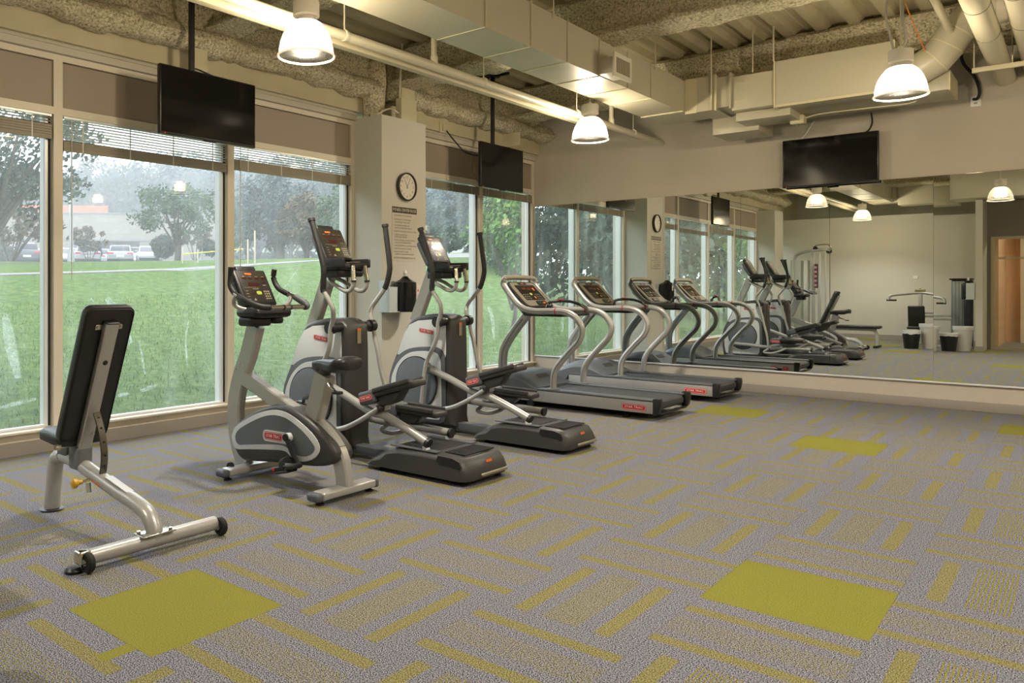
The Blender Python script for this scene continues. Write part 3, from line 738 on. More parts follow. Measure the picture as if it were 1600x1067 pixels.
lamp(-3.85, 3.57, 'glowing pendant lamp at the top left, right of the near television')
lamp(-3.85, 7.60, 'glowing pendant lamp in the middle under the long duct')
lamp(-1.11, 7.51, 'glowing pendant lamp at the top right in front of the insulated duct box')
lamp(-3.85, -0.55, 'pendant lamp seen only in the mirror, left of the glass door')
lamp(-1.12, 3.05, 'pendant lamp seen only in the mirror, above the glass door')
lamp(1.6, 7.51, 'pendant lamp beyond the right edge of the photo near the mirror wall')
lamp(1.6, 3.05, 'pendant lamp beyond the right edge of the photo near the entry')
t = thing('corridor_fill_light', 'added square light brightening the corridor behind the glass door', 'fill light', (-0.4, -2.6, 3.0))
b = MB(); b.rbox(-0.75, -0.05, -2.95, -2.25, 3.02, 3.06, 0.004); b.box(-0.41, -0.39, -2.61, -2.59, 3.06, ZC); b.build('housing', LAMPW, t)  # added fixture, put here to brighten the dark corridor
b = MB(); b.box(-0.70, -0.10, -2.90, -2.30, 3.010, 3.019); b.build('diffuser', mat('fill_glow', (255, 236, 214), 0.4, emit=(255, 226, 196), estr=90.0), t)
# conduit loops above the right lamp
b = MB(); b.tube(spl([(-1.16, 7.51, 3.21), (-1.18, 7.51, 3.32), (-1.21, 7.5, 3.5), (-1.19, 7.5, 3.75), (-1.17, 7.5, 4.0)], 6), 0.009, 8)
b.tube(spl([(-1.11, 7.51, 3.20), (-1.075, 7.51, 3.27), (-1.10, 7.51, 3.5), (-1.09, 7.51, 3.8), (-1.08, 7.5, 4.0)], 6), 0.012, 8)
tag(b.build('lamp_conduit', mat('conduit_grey', (190, 188, 180), 0.35, 0.3)), 'looped grey wiring conduit feeding the right hand pendant lamp', 'conduit')
b = MB(); b.tube(spl([(-1.115, 8.88, 3.47), (-1.18, 8.75, 3.68), (-1.255, 8.6, 3.95)], 6), 0.0045, 8)
tag(b.build('orange_cord', mat('cord_orange', (205, 120, 40), 0.5)), 'thin orange cord slanting down to the round duct elbow', 'cord')

# ================================================================ televisions
TVM = mat('tv_bezel', (16, 16, 17), 0.3); SCR = mat('tv_screen', (12, 12, 13), 0.09)
def tv(lab, group='televisions'):
    # built facing +X, centre at local origin, width along Y
    t = thing('television', lab, 'television', (0, 0, 0), group)
    b = MB(); b.rbox(-0.045, 0.0, -0.485, 0.485, -0.279, 0.279, 0.006); b.rbox(-0.075, -0.03, -0.32, 0.32, -0.25, 0.05, 0.015); b.build('casing', TVM, t)
    b = MB(); b.box(0.0002, 0.0012, -0.474, 0.474, -0.262, 0.269); b.build('screen', SCR, t)
    b = MB(); b.rbox(-0.02, 0.004, -0.06, 0.06, -0.290, -0.279, 0.004); b.build('sensor_bar', BLACK, t)
    b = MB(); b.cyl((0.001, -0.44, -0.272), (0.003, -0.44, -0.272), 0.004, 8); b.build('standby_light', mat('standby_red', (220, 30, 20), 0.4, emit=(255, 30, 20), estr=1.5), t)
    return t
tv1 = tv('large black television on a black pole in front of the near windows'); tv1.location = (-5.47, 3.975, 2.80)
tv2 = dup(tv1, (-5.50, 8.495, 2.80), 'black television on a black pole in the far window corner')
tv3 = dup(tv1, (-2.185, 10.12, 2.732), 'black television mounted high on the mirror wall', rotz=-pi / 2)
def tvpole(y, ytv, x, lab):
    t = thing('television_pole', lab, 'pole', (x, y, 2.9), 'ceiling poles carrying the televisions')
    b = MB(); b.rbox(x - 0.02, x + 0.02, y - 0.02, y + 0.02, 2.72, ZC - 0.03, 0.004); b.build('tube', BLACK, t)
    b = MB(); b.box(x - 0.012, x + 0.10 - 0.03, y - 0.12, y + 0.12, 2.70, 2.72); b.box(x + 0.012, x + 0.03, y - 0.15, y + 0.15, 2.66, 2.9); b.build('mount_plate', BLACK, t)
    b = MB(); b.box(x - 0.05, x + 0.05, y - 0.10, y + 0.10, ZC - 0.04, ZC - 0.03); b.box(x - 0.2, x + 0.2, y - 0.08, y - 0.05, ZC - 0.03, ZC); b.box(x - 0.2, x + 0.2, y + 0.05, y + 0.08, ZC - 0.03, ZC); b.build('ceiling_bracket', BLACK, t)
tvpole(3.86, 3.97, -5.575, 'black ceiling pole holding the near television')
tvpole(8.42, 8.5, -5.605, 'black ceiling pole holding the far corner television')
b = MB(); b.box(-2.35, -2.02, 10.19, 10.239, 2.55, 2.9)
tag(b.build('wall_bracket', BLACK), 'black bracket behind the television on the mirror wall', 'bracket')

# ---- wires, outlets, boxes
WIRE = mat('black_wire', (24, 24, 24), 0.5); OUT = mat('outlet_white', (226, 226, 222), 0.4)
def wire(pts, r, m, lab, cat='cable', n=8):
    b = MB(); b.tube(spl(pts, n), r, 8); return tag(b.build('cable', m), lab, cat)
wire([(-5.96, 7.92, 3.25), (-5.90, 8.02, 3.12), (-5.80, 8.12, 2.98), (-5.62, 8.20, 2.93), (-5.56, 8.25, 2.94)], 0.009, WIRE, 'black cable from the wall outlet to the far corner television')
wire([(-5.60, 8.02, 2.93), (-5.60, 7.99, 2.85), (-5.6, 7.98, 2.72), (-5.56, 8.03, 2.58)], 0.005, WIRE, 'thin black cable hanging at the left edge of the far corner television')
wire([(-5.60, 3.9, 3.14), (-5.64, 3.98, 3.15), (-5.60, 4.15, 3.10), (-5.57, 4.25, 3.05)], 0.008, WIRE, 'short black cable behind the top of the near television')
wire([(-5.9, 4.12, 3.4), (-5.85, 4.05, 3.30), (-5.75, 3.99, 3.17), (-5.70, 3.98, 3.14)], 0.007, WHITE, 'white cable dropping behind the near television')
wire([(-2.5, 10.18, 3.0), (-2.42, 10.15, 3.08), (-2.33, 10.1, 3.2)], 0.006, WHITE, 'thin white cable rising left of the wall television top edge')
wire([(-1.86, 10.18, 3.0), (-1.80, 10.18, 3.04), (-1.77, 10.18, 3.12), (-1.775, 10.15, 3.22)], 0.009, WIRE, 'black cable rising from the top of the wall television')
wire([(-0.875, 10.21, 3.235), (-0.84, 10.17, 3.23), (-0.82, 10.15, 3.30), (-0.86, 10.15, 3.45), (-0.95, 10.1, 3.6), (-0.97, 10.0, 3.75)], 0.015, WIRE, 'thick black cord plugged into the outlet high on the far wall')
b = MB(); b.rbox(-0.905, -0.815, YM - 0.012, YM - 0.0005, 3.16, 3.275, 0.003); b.mi = 1; b.box(-0.875, -0.845, YM - 0.0135, YM - 0.0118, 3.185, 3.205)
tag(b.build('wall_outlet', [OUT, mat('outlet_slot', (170, 160, 150), 0.5)]), 'white outlet high on the far wall right of the duct box', 'outlet')
b = MB(); b.rbox(-5.999, -5.985, 7.82, 7.93, 3.22, 3.36, 0.004); b.rbox(-5.985, -5.965, 7.86, 7.95, 3.24, 3.33, 0.008)
tag(b.build('wall_outlet', CREAM), 'cream outlet box on the spandrel above the windows near the clock pillar', 'outlet')
b = MB(); b.rbox(-5.60, -5.50, YM - 0.012, YM - 0.0005, 0.155, 0.25, 0.003)
tag(b.build('wall_outlet', OUT), 'white outlet low on the far wall below the mirror in the window corner', 'outlet')
t = thing('junction_box', 'cream junction box standing on top of the clock pillar', 'junction box', (-5.72, 6.86, 3.17))
b = MB(); b.rbox(-5.77, -5.685, 6.72, 6.99, 3.166, 3.41, 0.006); b.build('box', CREAM, t)
b = MB(); b.box(-5.73, -5.70, 6.74, 6.97, 3.41, 3.53); b.build('back_plate', CREAM, t)
b = MB(); b.tube(spl([(-5.72, 6.73, 3.41), (-5.70, 6.71, 3.5), (-5.66, 6.68, 3.75), (-5.64, 6.68, 3.99)], 5), 0.012, 8); b.tube(spl([(-5.72, 6.92, 3.42), (-5.72, 6.94, 3.5), (-5.76, 7.0, 3.62)], 5), 0.008, 8)
b.tube(spl([(-5.73, 6.72, 3.24), (-5.74, 6.6, 3.27), (-5.78, 6.50, 3.23), (-5.8, 6.46, 3.17)], 5), 0.010, 8); b.build('conduit', PIPE, t)
b = MB(); b.rbox(-5.78, -5.71, 3.98, 4.12, 3.13, 3.36, 0.004)
tag(b.build('junction_box', CREAM), 'cream box on the spandrel behind the near television pole', 'junction box')
b = MB(); b.rbox(-6.0, -5.72, 9.25, 9.27, 3.22, 3.40, 0.004)
tag(b.build('spandrel_panel', CREAM), 'small cream panel beside the far corner television top', 'panel')
t = thing('smoke_detector_box', 'small cream detector box hanging under the large duct box', 'detector', (-2.34, 9.4, 3.09))
b = MB(); b.rbox(-2.40, -2.26, 9.37, 9.50, 3.055, 3.15, 0.014); b.build('body', CREAM, t)
b = MB(); b.cyl((-2.33, 9.43, 3.03), (-2.33, 9.43, 3.056), 0.008, 8); b.build('test_stud', CHROME, t)
b = MB(); b.tube(spl([(-2.26, 9.44, 3.12), (-2.1, 9.46, 3.145), (-1.7, 9.5, 3.148), (-1.4, 9.52, 3.145), (-1.30, 9.52, 3.15), (-1.27, 9.52, 3.17)], 6), 0.008, 8); b.build('conduit', PIPE, t)

# ================================================================ clock, sign, wipes
t = thing('wall_clock', 'round white wall clock with dark rim on the pillar above the rules sign', 'clock', (-5.67, 6.77, 2.41))
b = MB(); b.lathe([(0.150, 0.001), (0.157, 0.002), (0.160, 0.030), (0.158, 0.042), (0.148, 0.046), (0.143, 0.040), (0.142, 0.02)], (-5.67, 6.77, 2.41), 48, (1, 0, 0)); b.build('rim', mat('clock_rim', (48, 42, 34), 0.4), t)
b = MB(); b.cyl((-5.66, 6.77, 2.41), (-5.645, 6.77, 2.41), 0.1435, 48); face = b.build('face', mat('clock_face', (214, 206, 192), 0.4), t)
b = MB(); INK = mat('ink_dark', (52, 46, 40), 0.5)
for h in range(1, 13):
    a = radians(90 - 30 * h); b.text(str(h), 0.040, frame((-5.6445, 6.77 + 0.108 * cos(a), 2.41 + 0.108 * sin(a)), (0, 1, 0), (0, 0, 1)), 0.0003)
b.build('numerals', INK, face, smooth=0)
def hand(mb, ang, L, w, x):
    a = radians(90 - ang); d = Vector((0, cos(a), sin(a))); n = Vector((0, -sin(a), cos(a))) * w; c = Vector((x, 6.77, 2.41))
    mb.add([c - d * 0.02 - n, c + d * L - n * 0.5, c + d * L + n * 0.5, c - d * 0.02 + n], [(0, 1, 2, 3)])
b = MB(); hand(b, 331, 0.085, 0.005, -5.6425); b.build('hour_hand', INK, t, smooth=0)
b = MB(); hand(b, 27, 0.11, 0.0035, -5.6418); b.build('minute_hand', INK, t, smooth=0)
t = thing('rules_sign', 'tall white FITNESS CENTER RULES sign with a black heading below the clock', 'sign', (-5.67, 6.753, 1.88))
b = MB(); plate(b, frame((-5.6695, 6.753, 1.88), (0, 1, 0), (0, 0, 1)), 0.434, 0.606, 0.012, 0, 0.004); b.build('panel', mat('sign_grey_white', (196, 188, 172), 0.4), t)
b = MB(); b.box(-5.6655, -5.6648, 6.541, 6.965, 2.112, 2.178); b.build('heading_band', mat('sign_black', (44, 38, 32), 0.45), t)
b = MB(); b.text('FITNESS CENTER RULES', 0.045, frame((-5.6645, 6.753, 2.145), (0, 1, 0), (0, 0, 1)), 0.0002, width=0.40); b.build('heading_text', mat('sign_cream_text', (222, 210, 186), 0.45), t, smooth=0)
RULES = [('1.', 'USE EQUIPMENT AT YOUR OWN RISK'), ('2.', 'MANAGEMENT IS NOT RESPONSIBLE'), ('', 'FOR ANY INJURY TO ANY GUEST'), ('3.', 'USE EQUIPMENT PROPERLY AND'), ('', 'FOLLOW ANY DIRECTIONS CAREFULLY'), ('4.', 'PROPER ATTIRE MUST BE WORN AT ALL TIMES'),
         ('5.', 'CONSULT YOUR PHYSICIAN'), ('', 'BEFORE USING EQUIPMENT'), ('6.', 'NO FOOD, SMOKING, ALCOHOLIC BEVERAGES'), ('', 'OR GLASS CONTAINERS PERMITTED'), ('7.', 'NO PETS PERMITTED IN THE FITNESS CENTER'), ('8.', 'USE OF THE GYM IS AT YOUR RISK'), ('9.', 'REPORT DAMAGED OR UNSAFE'), ('', 'EQUIPMENT TO MANAGEMENT IMMEDIATELY')]
b = MB(); z = 2.083; zz = [2.083, 2.038, 2.008, 1.972, 1.944, 1.907, 1.868, 1.844, 1.809, 1.781, 1.747, 1.714, 1.680, 1.652]
for (n_, s_), z in zip(RULES, zz):
    if n_: b.text(n_, 0.019, frame((-5.6652, 6.565, z), (0, 1, 0), (0, 0, 1)), 0.0002, 'LEFT')
    b.text(s_, 0.0205, frame((-5.6652, 6.585, z), (0, 1, 0), (0, 0, 1)), 0.0002, 'LEFT', width=min(0.375, 0.0095 * len(s_)))
b.text('IN CASE OF EMERGENCY CALL 911', 0.03, frame((-5.6652, 6.757, 1.612), (0, 1, 0), (0, 0, 1)), 0.0002, width=0.37)
b.build('rules_text', INK, t, smooth=0)
def wipes(lab, M):
    t = thing('wipes_dispenser', lab, 'wipes dispenser', (0, 0, 0), 'wall mounted wipes dispensers')
    b = MB(); b.rbox(0.0, 0.012, -0.21, 0.215, -0.175, 0.165, 0.005); b.rbox(0.0, 0.15, -0.21, -0.198, -0.175, 0.165, 0.005); b.rbox(0.0, 0.16, -0.21, 0.0, -0.175, -0.165, 0.004); b.rbox(0.13, 0.142, -0.21, -0.06, -0.175, 0.10, 0.005); b.build('clear_holder', mat('frosted_plastic', (196, 204, 206), 0.35), t)
    b = MB(); b.lathe([(0.0, -0.172), (0.118, -0.172), (0.122, -0.16), (0.122, 0.13), (0.120, 0.15), (0.055, 0.185), (0.025, 0.215), (0.0, 0.218)], (0.135, 0.075, 0), 32); b.build('bucket', mat('bucket_black', (20, 21, 20), 0.16), t)
    b = MB()
    b.lathe([(0.006, 0.205), (0.014, 0.222), (0.024, 0.250), (0.016, 0.272), (0.0, 0.292)], (0.135, 0.075, 0), 9); b.build('wipe', WHITE, t)
    b = MB(); b.box(0.258, 0.262, 0.115, 0.165, 0.03, 0.12); l = b.build('sticker', mat('sticker_pale', (214, 200, 190), 0.4), t)
    b = MB(); b.add([(0.2625, 0.125, 0.05), (0.2625, 0.155, 0.05), (0.2625, 0.14, 0.085)], [(0, 1, 2)]); b.build('sticker_mark', RED, l, smooth=0)
    t.matrix_world = M
    return t
wipes('black wipes bucket in a clear holder on the pillar below the rules sign', Matrix.Translation((-5.668, 6.53, 1.19)))
wipes('black wipes bucket on the stub wall beside the glass door, seen in the mirror', Matrix.Translation((-1.725, -0.15, 1.25)) @ Matrix.Rotation(pi, 4, 'Z'))

# ================================================================ shared machine bits
def badge(parent, c, w, h, ex=(1, 0, 0), ey=(0, 0, 1), name='badge'):
    M = frame(c, ex, ey)
    b = MB(); b.mi = 0; plate(b, M, w, h, h * 0.42, 0, 0.0012)
    b.mi = 1; plate(b, M, w * 0.95, h * 0.84, h * 0.36, 0.0012, 0.0016)
    b.mi = 0; plate(b, M, w * 0.92, h * 0.74, h * 0.32, 0.0016, 0.0020)
    b.mi = 1; b.text('STAR TRAC', h * 0.55, M @ Matrix.Translation((0, 0, 0.0022)), 0.0003, width=w * 0.74)
    return b.build(name, [RED, mat('badge_white', (236, 226, 222), 0.4)], parent, label='red oval badge with white lettering', smooth=0)

def console(t, c, top, bot, hw, back=0.055):
    # cardio console: face plane from bot (x,z) up to top (x,z), half width hw, centred on y=c
    tx, tz = top; bx, bz = bot
    v = Vector((tx - bx, 0, tz - bz)); L = v.length; u = v.normalized(); ny = Vector((u.z, 0, -u.x))  # outward normal (+X, up)
    O = Vector((bx, c, bz)); M = Matrix(((0, u.x, ny.x, O.x), (1, u.y, ny.y, O.y), (0, u.z, ny.z, O.z), (0, 0, 0, 1)))
    M = frame(O, (0, 1, 0), u)
    # local: x -> +Y, y -> up the face, z -> out of the face
    b = MB(); b.M = M
    b.rbox(-hw - 0.028, hw + 0.028, -0.01, L + 0.02, -0.05, 0.0, 0.02)
    b.rbox(-hw + 0.02, hw - 0.04, L - 0.01, L + 0.055, -0.05, -0.01, 0.012)
    sh = b.build('console_shell', BLACK, t)
    b = MB(); b.M = M; b.rbox(-hw - 0.015, hw + 0.015, 0.0, L - 0.01, -0.095, -0.04, 0.03); b.build('console_back', MGREY, t)
    b = MB(); b.M = M; b.rbox(-hw, hw, 0.008, L + 0.004, 0.0, 0.003, 0.001); fc = b.build('console_face', mat('console_face_brown', (44, 40, 34), 0.35), t)
    b = MB(); b.M = M
    for k in range(4): b.box(-hw + 0.028 + k * 0.055, -hw + 0.068 + k * 0.055, L - 0.066, L - 0.050, 0.003, 0.0036)
    b.box(-0.055, 0.035, L - 0.125, L - 0.092, 0.003, 0.0036); b.box(hw - 0.045, hw - 0.012, L - 0.10, L - 0.088, 0.003, 0.0036); b.box(-0.05, -0.028, 0.062, 0.080, 0.003, 0.0036)
    b.build('display_windows', LEDR, fc, smooth=0)
    b = MB(); b.M = M; b.mi = 0
    for k in range(4): b.box(-hw + 0.036 + k * 0.055, -hw + 0.058 + k * 0.055, L - 0.045, L - 0.041, 0.003, 0.0035)
    for r in range(4):
        b.box(-hw + 0.018, -hw + 0.040, 0.030 + r * 0.022, 0.034 + r * 0.022, 0.003, 0.0035)
        for q in range(3): b.rbox(hw - 0.062 + q * 0.018, hw - 0.050 + q * 0.018, 0.030 + r * 0.019, 0.042 + r * 0.019, 0.003, 0.0038, 0.0003, 1)
    b.box(-hw + 0.018, hw - 0.09, 0.125, 0.127, 0.003, 0.0035); b.box(-0.03, 0.02, 0.112, 0.117, 0.003, 0.0035); b.box(hw - 0.05, hw - 0.02, 0.14, 0.145, 0.003, 0.0035)
    b.add([(-0.055, 0.022, 0.0036), (-0.030, 0.022, 0.0036), (-0.040, 0.042, 0.0036)], [(0, 1, 2)])
    b.build('printed_keys', mat('console_print', (132, 124, 106), 0.5), fc, smooth=0)
    b = MB(); plate(b, M @ Matrix.Translation((0.012, 0.082, 0)), 0.044, 0.026, 0.011, 0.003, 0.0045); b.build('start_button', LEDG, fc)
    b = MB(); plate(b, M @ Matrix.Translation((-0.025, L - 0.022, 0)), 0.060, 0.014, 0.006, 0.003, 0.0045); b.build('maker_plate', LEDO, fc)
    return M

# ================================================================ adjustable bench
t = thing('adjustable_bench', 'adjustable weight bench with raised black backrest at the left front', 'weight bench', (-3.85, 2.12, 0))
Y = 2.12
def rounded_pad(mb, M, w, l, th, r=0.05):
    # pad: local x width, y length, z thickness; rounded plan and soft rim
    old = mb.M; mb.M = M
    n = len(rrect(w, l, r)); rings = []
    for (ins, z) in ((0.012, 0.0), (0.002, 0.006), (0, 0.02), (0, th - 0.022), (0.004, th - 0.010), (0.016, th)):
        rings.append([(x * (1 - 2 * ins / w), y * (1 - 2 * ins / l), z) for x, y in rrect(w, l, r)])
    vs = [p for rg in rings for p in rg]; fs = []
    for k in range(len(rings) - 1):
        for i in range(n): fs.append((k * n + i, k * n + (i + 1) % n, (k + 1) * n + (i + 1) % n, (k + 1) * n + i))
    fs += [tuple(range(n - 1, -1, -1)), tuple((len(rings) - 1) * n + i for i in range(n))]
    mb.add(vs, fs); mb.M = old
u = Vector((-3.765 + 4.085, 0, 1.185 - 0.445)); L = u.length; u.normalize()
O = Vector((-4.085, Y, 0.445)) + u * L / 2
M = frame(O - Vector((u.z, 0, -u.x)) * 0.0, (0, -1, 0), u)   # local z = toward the window
b = MB(); rounded_pad(b, M, 0.285, L, 0.062, 0.045); bk = b.build('backrest', VINYL, t)
b = MB(); bd = rrect(0.262, L - 0.025, 0.038)
b.M = M; b.tube([(x, y, -0.001) for x, y in bd] + [(bd[0][0], bd[0][1], -0.001)], 0.003, 6, up=(0, 0, 1)); b.M = None
b.build('piping', RUBBER, bk)
b = MB(); b.M = M; b.rbox(-0.036, 0.036, -L / 2 - 0.03, L / 2 - 0.075, -0.045, 0.0, 0.008); sp_ = b.build('backrest_spine', SILVER, t)
b = MB(); b.M = M; b.lathe([(0.0, 0.0), (0.014, 0.0), (0.014, 0.002), (0, 0.002)], (0, L / 2 - 0.30, -0.047), 16); b.build('spine_hole', BLACK, sp_)
b = MB(); b.M = M; b.rbox(-0.037, 0.037, L / 2 - 0.078, L / 2 - 0.070, -0.046, 0.001, 0.003); b.build('end_plug', BLACK, sp_)
b = MB(); b.M = M
for s in (-1, 1):
    b.rbox(s * 0.055 - 0.022, s * 0.055 + 0.022, L / 2 - 0.125, L / 2 - 0.095, -0.008, 0.0, 0.004); b.cyl((s * 0.064, L / 2 - 0.11, -0.015), (s * 0.064, L / 2 - 0.11, -0.006), 0.009, 10)
b.cyl((-0.02, -L / 2 + 0.07, -0.052), (-0.02, -L / 2 + 0.07, -0.044), 0.010, 10)
b.build('bolt', CHROME, sp_)
M2 = frame((-4.225, Y, 0.455), (0, -1, 0), Vector((-1, 0, 0.10)).normalized())
M2 = frame((-4.215, Y, 0.435), (0, 1, 0), Vector((-1, 0, 0.08)).normalized())
b = MB(); rounded_pad(b, M2, 0.275, 0.27, 0.062, 0.05); b.build('seat', VINYL, t)
b = MB(); b.tube([(-4.10, Y - 0.12, 0.43), (-4.10, Y + 0.10, 0.43)], 0.009, 8); b.tube([(-4.10, Y - 0.15, 0.43), (-4.10, Y - 0.12, 0.43)], 0.016, 8); b.build('hinge_bar', CHROME, t)
b = MB(); b.rbox(-4.17, -4.05, Y - 0.045, Y + 0.045, 0.29, 0.425, 0.02); b.rbox(-4.33, -4.2, Y - 0.035, Y + 0.035, 0.33, 0.43, 0.02); b.build('pivot_bracket', DSILV, t)
p = spl([(-4.36, Y, 0.335), (-4.15, Y, 0.325), (-3.95, Y, 0.285), (-3.70, Y, 0.235), (-3.55, Y, 0.210), (-3.43, Y, 0.175), (-3.375, Y, 0.11), (-3.37, Y, 0.055)], 6)
b = MB(); b.tube(p, 0.038, 16, r2=0.042); fm = b.build('main_frame', SILVER, t)
p = spl([(-4.30, Y, 0.335), (-4.38, Y, 0.31), (-4.41, Y, 0.24), (-4.43, Y, 0.12), (-4.45, Y, 0.008)], 6)
b = MB(); b.tube(p, 0.042, 16, r2=0.045); b.build('leg', SILVER, t)
b = MB(); b.lathe([(0.0, 0.0), (0.062, 0.0), (0.066, 0.008), (0.05, 0.014), (0, 0.014)], (-4.45, Y, 0.0), 24); b.build('foot_pad', BLACK, t)
b = MB(); b.cyl((-3.37, Y - 0.345, 0.062), (-3.37, Y + 0.355, 0.062), 0.036, 20); st_ = b.build('stabilizer', SILVER, t)
b = MB(); b.rbox(-3.42, -3.32, Y - 0.09, Y + 0.09, 0.094, 0.102, 0.003); b.cyl((-3.40, Y - 0.07, 0.1), (-3.40, Y - 0.07, 0.112), 0.010, 10); b.cyl((-3.34, Y + 0.07, 0.1), (-3.34, Y + 0.07, 0.112), 0.010, 10); b.build('mount_plate', CHROME, st_)
for s, y in ((-1, Y - 0.36), (1, Y + 0.372)):
    b = MB(); b.lathe([(0.018, -0.016), (0.040, -0.016), (0.046, -0.008), (0.046, 0.008), (0.040, 0.016), (0.018, 0.016)], (-3.34, y, 0.048), 24, (0, 1, 0)); w = b.build('wheel', RUBBER, t)
    b = MB(); b.cyl((-3.34, y - 0.019, 0.048), (-3.34, y + 0.019, 0.048), 0.016, 12); b.build('hub', CHROME, w)
b = MB(); b.rbox(-3.40, -3.345, Y - 0.40, Y - 0.34, 0.04, 0.10, 0.008); b.build('end_bracket', CHROME, st_)
b = MB(); b.lathe([(0, 0.002), (0.038, 0.002), (0.040, 0.014), (0.03, 0.026), (0.0, 0.028)], (-3.40, Y - 0.40, 0), 20); b.build('foot_pad', BLACK, t)
b = MB(); pa = spl([(-3.935, Y - 0.0, 0.62), (-3.90, Y, 0.56), (-3.862, Y, 0.47), (-3.852, Y, 0.38), (-3.872, Y, 0.29)], 8)
b.bar(pa, 0.007, 0.019, 0.003); ar = b.build('adjustment_arc', mat('arc_steel', (112, 108, 100), 0.22, 0.9), t)
b = MB()
for k in (4, 10, 16, 22, 27):
    q = pa[k]; b.cyl(q - Vector((0.0082, 0, 0)), q + Vector((0.0082, 0, 0)), 0.007, 10)
b.build('pin_hole', BLACK, ar)
b = MB(); b.cyl((-3.93, Y - 0.04, 0.268), (-3.93, Y - 0.10, 0.262), 0.008, 8); b.build('pin_shaft', CHROME, t)
b = MB(); b.lathe([(0, 0), (0.012, 0.0), (0.012, 0.02), (0.024, 0.03), (0.026, 0.05), (0.014, 0.056), (0, 0.056)], (-3.93, Y - 0.085, 0.263), 16, (0, -1, 0)); b.build('adjustment_knob', mat('knob_yellow', (196, 152, 42), 0.4), t, label='yellow pull knob')
b = MB(); b.bar([(-3.94, Y - 0.045, 0.25), (-3.93, Y - 0.045, 0.20)], 0.022, 0.004, 0.001); b.build('tab', CHROME, t)
b = MB(); b.M = frame((-3.70, Y, 0.276), (1, 0, -0.2), (0, 1, 0)); b.box(-0.11, 0.11, -0.022, 0.022, 0, 0.001); l_ = b.build('warning_label', mat('label_pale', (186, 190, 190), 0.4), fm)
b = MB(); b.M = frame((-3.86, Y - 0.045, 0.262), (1, 0, -0.2), (0, 0, 1)); b.box(-0.035, 0.035, -0.004, 0.004, 0, 0.001); b.build('orange_sticker', LEDO, fm)

# ================================================================ upright bike
Y = 3.45
t = thing('exercise_bike', 'upright exercise bike with grey and black body facing the windows', 'exercise bike', (-3.85, Y, 0))
mast = [(-4.225, 1.03), (-4.30, 0.83), (-4.372, 0.693), (-4.425, 0.55), (-4.445, 0.43), (-4.437, 0.32), (-4.40, 0.17), (-4.34, 0.06)]
b = MB(); b.bar(spl(xz(mast, Y), 6), 0.066, 0.034, 0.010); mst = b.build('front_mast', SILVER, t)
b = MB()
for x, z in ((-4.36, 0.76), (-4.32, 0.745), (-4.40, 0.72)): b.cyl((x, Y - 0.0345, z), (x, Y - 0.037, z), 0.006, 8)
b.build('bolt', CHROME, mst)
b = MB(); b.bar([(-4.35, Y, 0.665), (-4.1, Y, 0.575), (-3.62, Y, 0.395)], 0.048, 0.040, 0.008); b.build('top_tube', SILVER, t)
b = MB(); b.bar([(-3.66, Y, 0.42), (-3.60, Y, 0.58), (-3.548, Y, 0.745)], 0.062, 0.040, 0.008); b.build('seat_tube', SILVER, t)
lo = [(-3.72, 0.45), (-3.60, 0.405), (-3.50, 0.345), (-3.42, 0.26), (-3.385, 0.16), (-3.372, 0.07)]
b = MB(); b.bar(spl(xz(lo, Y), 6), 0.052, 0.034, 0.010); b.build('rear_leg', SILVER, t)
so = [(-4.403, .279), (-4.37, .32), (-4.30, .375), (-4.149, .455), (-4.02, .50), (-3.923, .522), (-3.826, .520), (-3.72, .492), (-3.60, .445), (-3.485, .385), (-3.41, .33), (-3.375, .28), (-3.385, .235), (-3.442, .20), (-3.573, .172), (-3.9, .145), (-4.201, .113), (-4.294, .118), (-4.362, .174)]
b = MB(); b.prism(spl2(so, 3, True), Y - 0.085, Y + 0.085, 0.028, 4); b.build('shroud', DGREY, t)
ro = [(-4.375, .272), (-4.33, .335), (-4.149, .430), (-3.997, .478), (-3.886, .492), (-3.78, .478), (-3.66, .430), (-3.55, .368), (-3.50, .30), (-3.54, .235), (-3.63, .197), (-3.709, .19), (-3.775, .212), (-3.83, .235), (-3.95, .226), (-4.20, .195), (-4.325, .18), (-4.365, .215)]
for s in (-1, 1):
    y0 = Y + s * 0.0855
    b = MB(); P_ = spl2(ro, 3, True)
    if s < 0: b.prism(P_, y0 - 0.006, y0, 0.003, 2)
    else: b.prism(P_, y0, y0 + 0.006, 0.003, 2)
    rg = b.build('side_ring', LPANEL, t, label='pale grey curved outline on the body')
    ri = [(-4.335, .262), (-4.29, .322), (-4.123, .403), (-3.997, .446), (-3.898, .458), (-3.80, .446), (-3.68, .398), (-3.60, .35), (-3.545, .30), (-3.56, .262), (-3.62, .232), (-3.70, .226), (-3.77, .246), (-3.84, .27), (-3.972, .26), (-4.20, .228), (-4.30, .215)]
    b = MB(); P_ = spl2(ri, 3, True)
    if s < 0: b.prism(P_, y0 - 0.009, y0 - 0.0062, 0.001, 1)
    else: b.prism(P_, y0 + 0.0062, y0 + 0.009, 0.001, 1)
    b.build('side_panel', GREY, rg)
    b = MB(); M = frame((-3.90, y0 + s * 0.0092, 0.318), (1, 0, 0.02) if s < 0 else (-1, 0, 0.02), (0, 0, 1)); plate(b, M, 0.27 if s < 0 else 0.24, 0.075, 0.03, 0, 0.003); pl_ = b.build('badge_plate', LPANEL, t)
    M2_ = (-3.93, y0 + s * 0.0125, 0.318)
    badge(t, M2_, 0.185, 0.052, (1, 0, 0.02) if s < 0 else (-1, 0, 0.02))
b = MB(); b.cyl((-3.77, Y - 0.13, 0.335), (-3.77, Y + 0.13, 0.335), 0.028, 20); b.build('crank_axle', LPANEL, t)
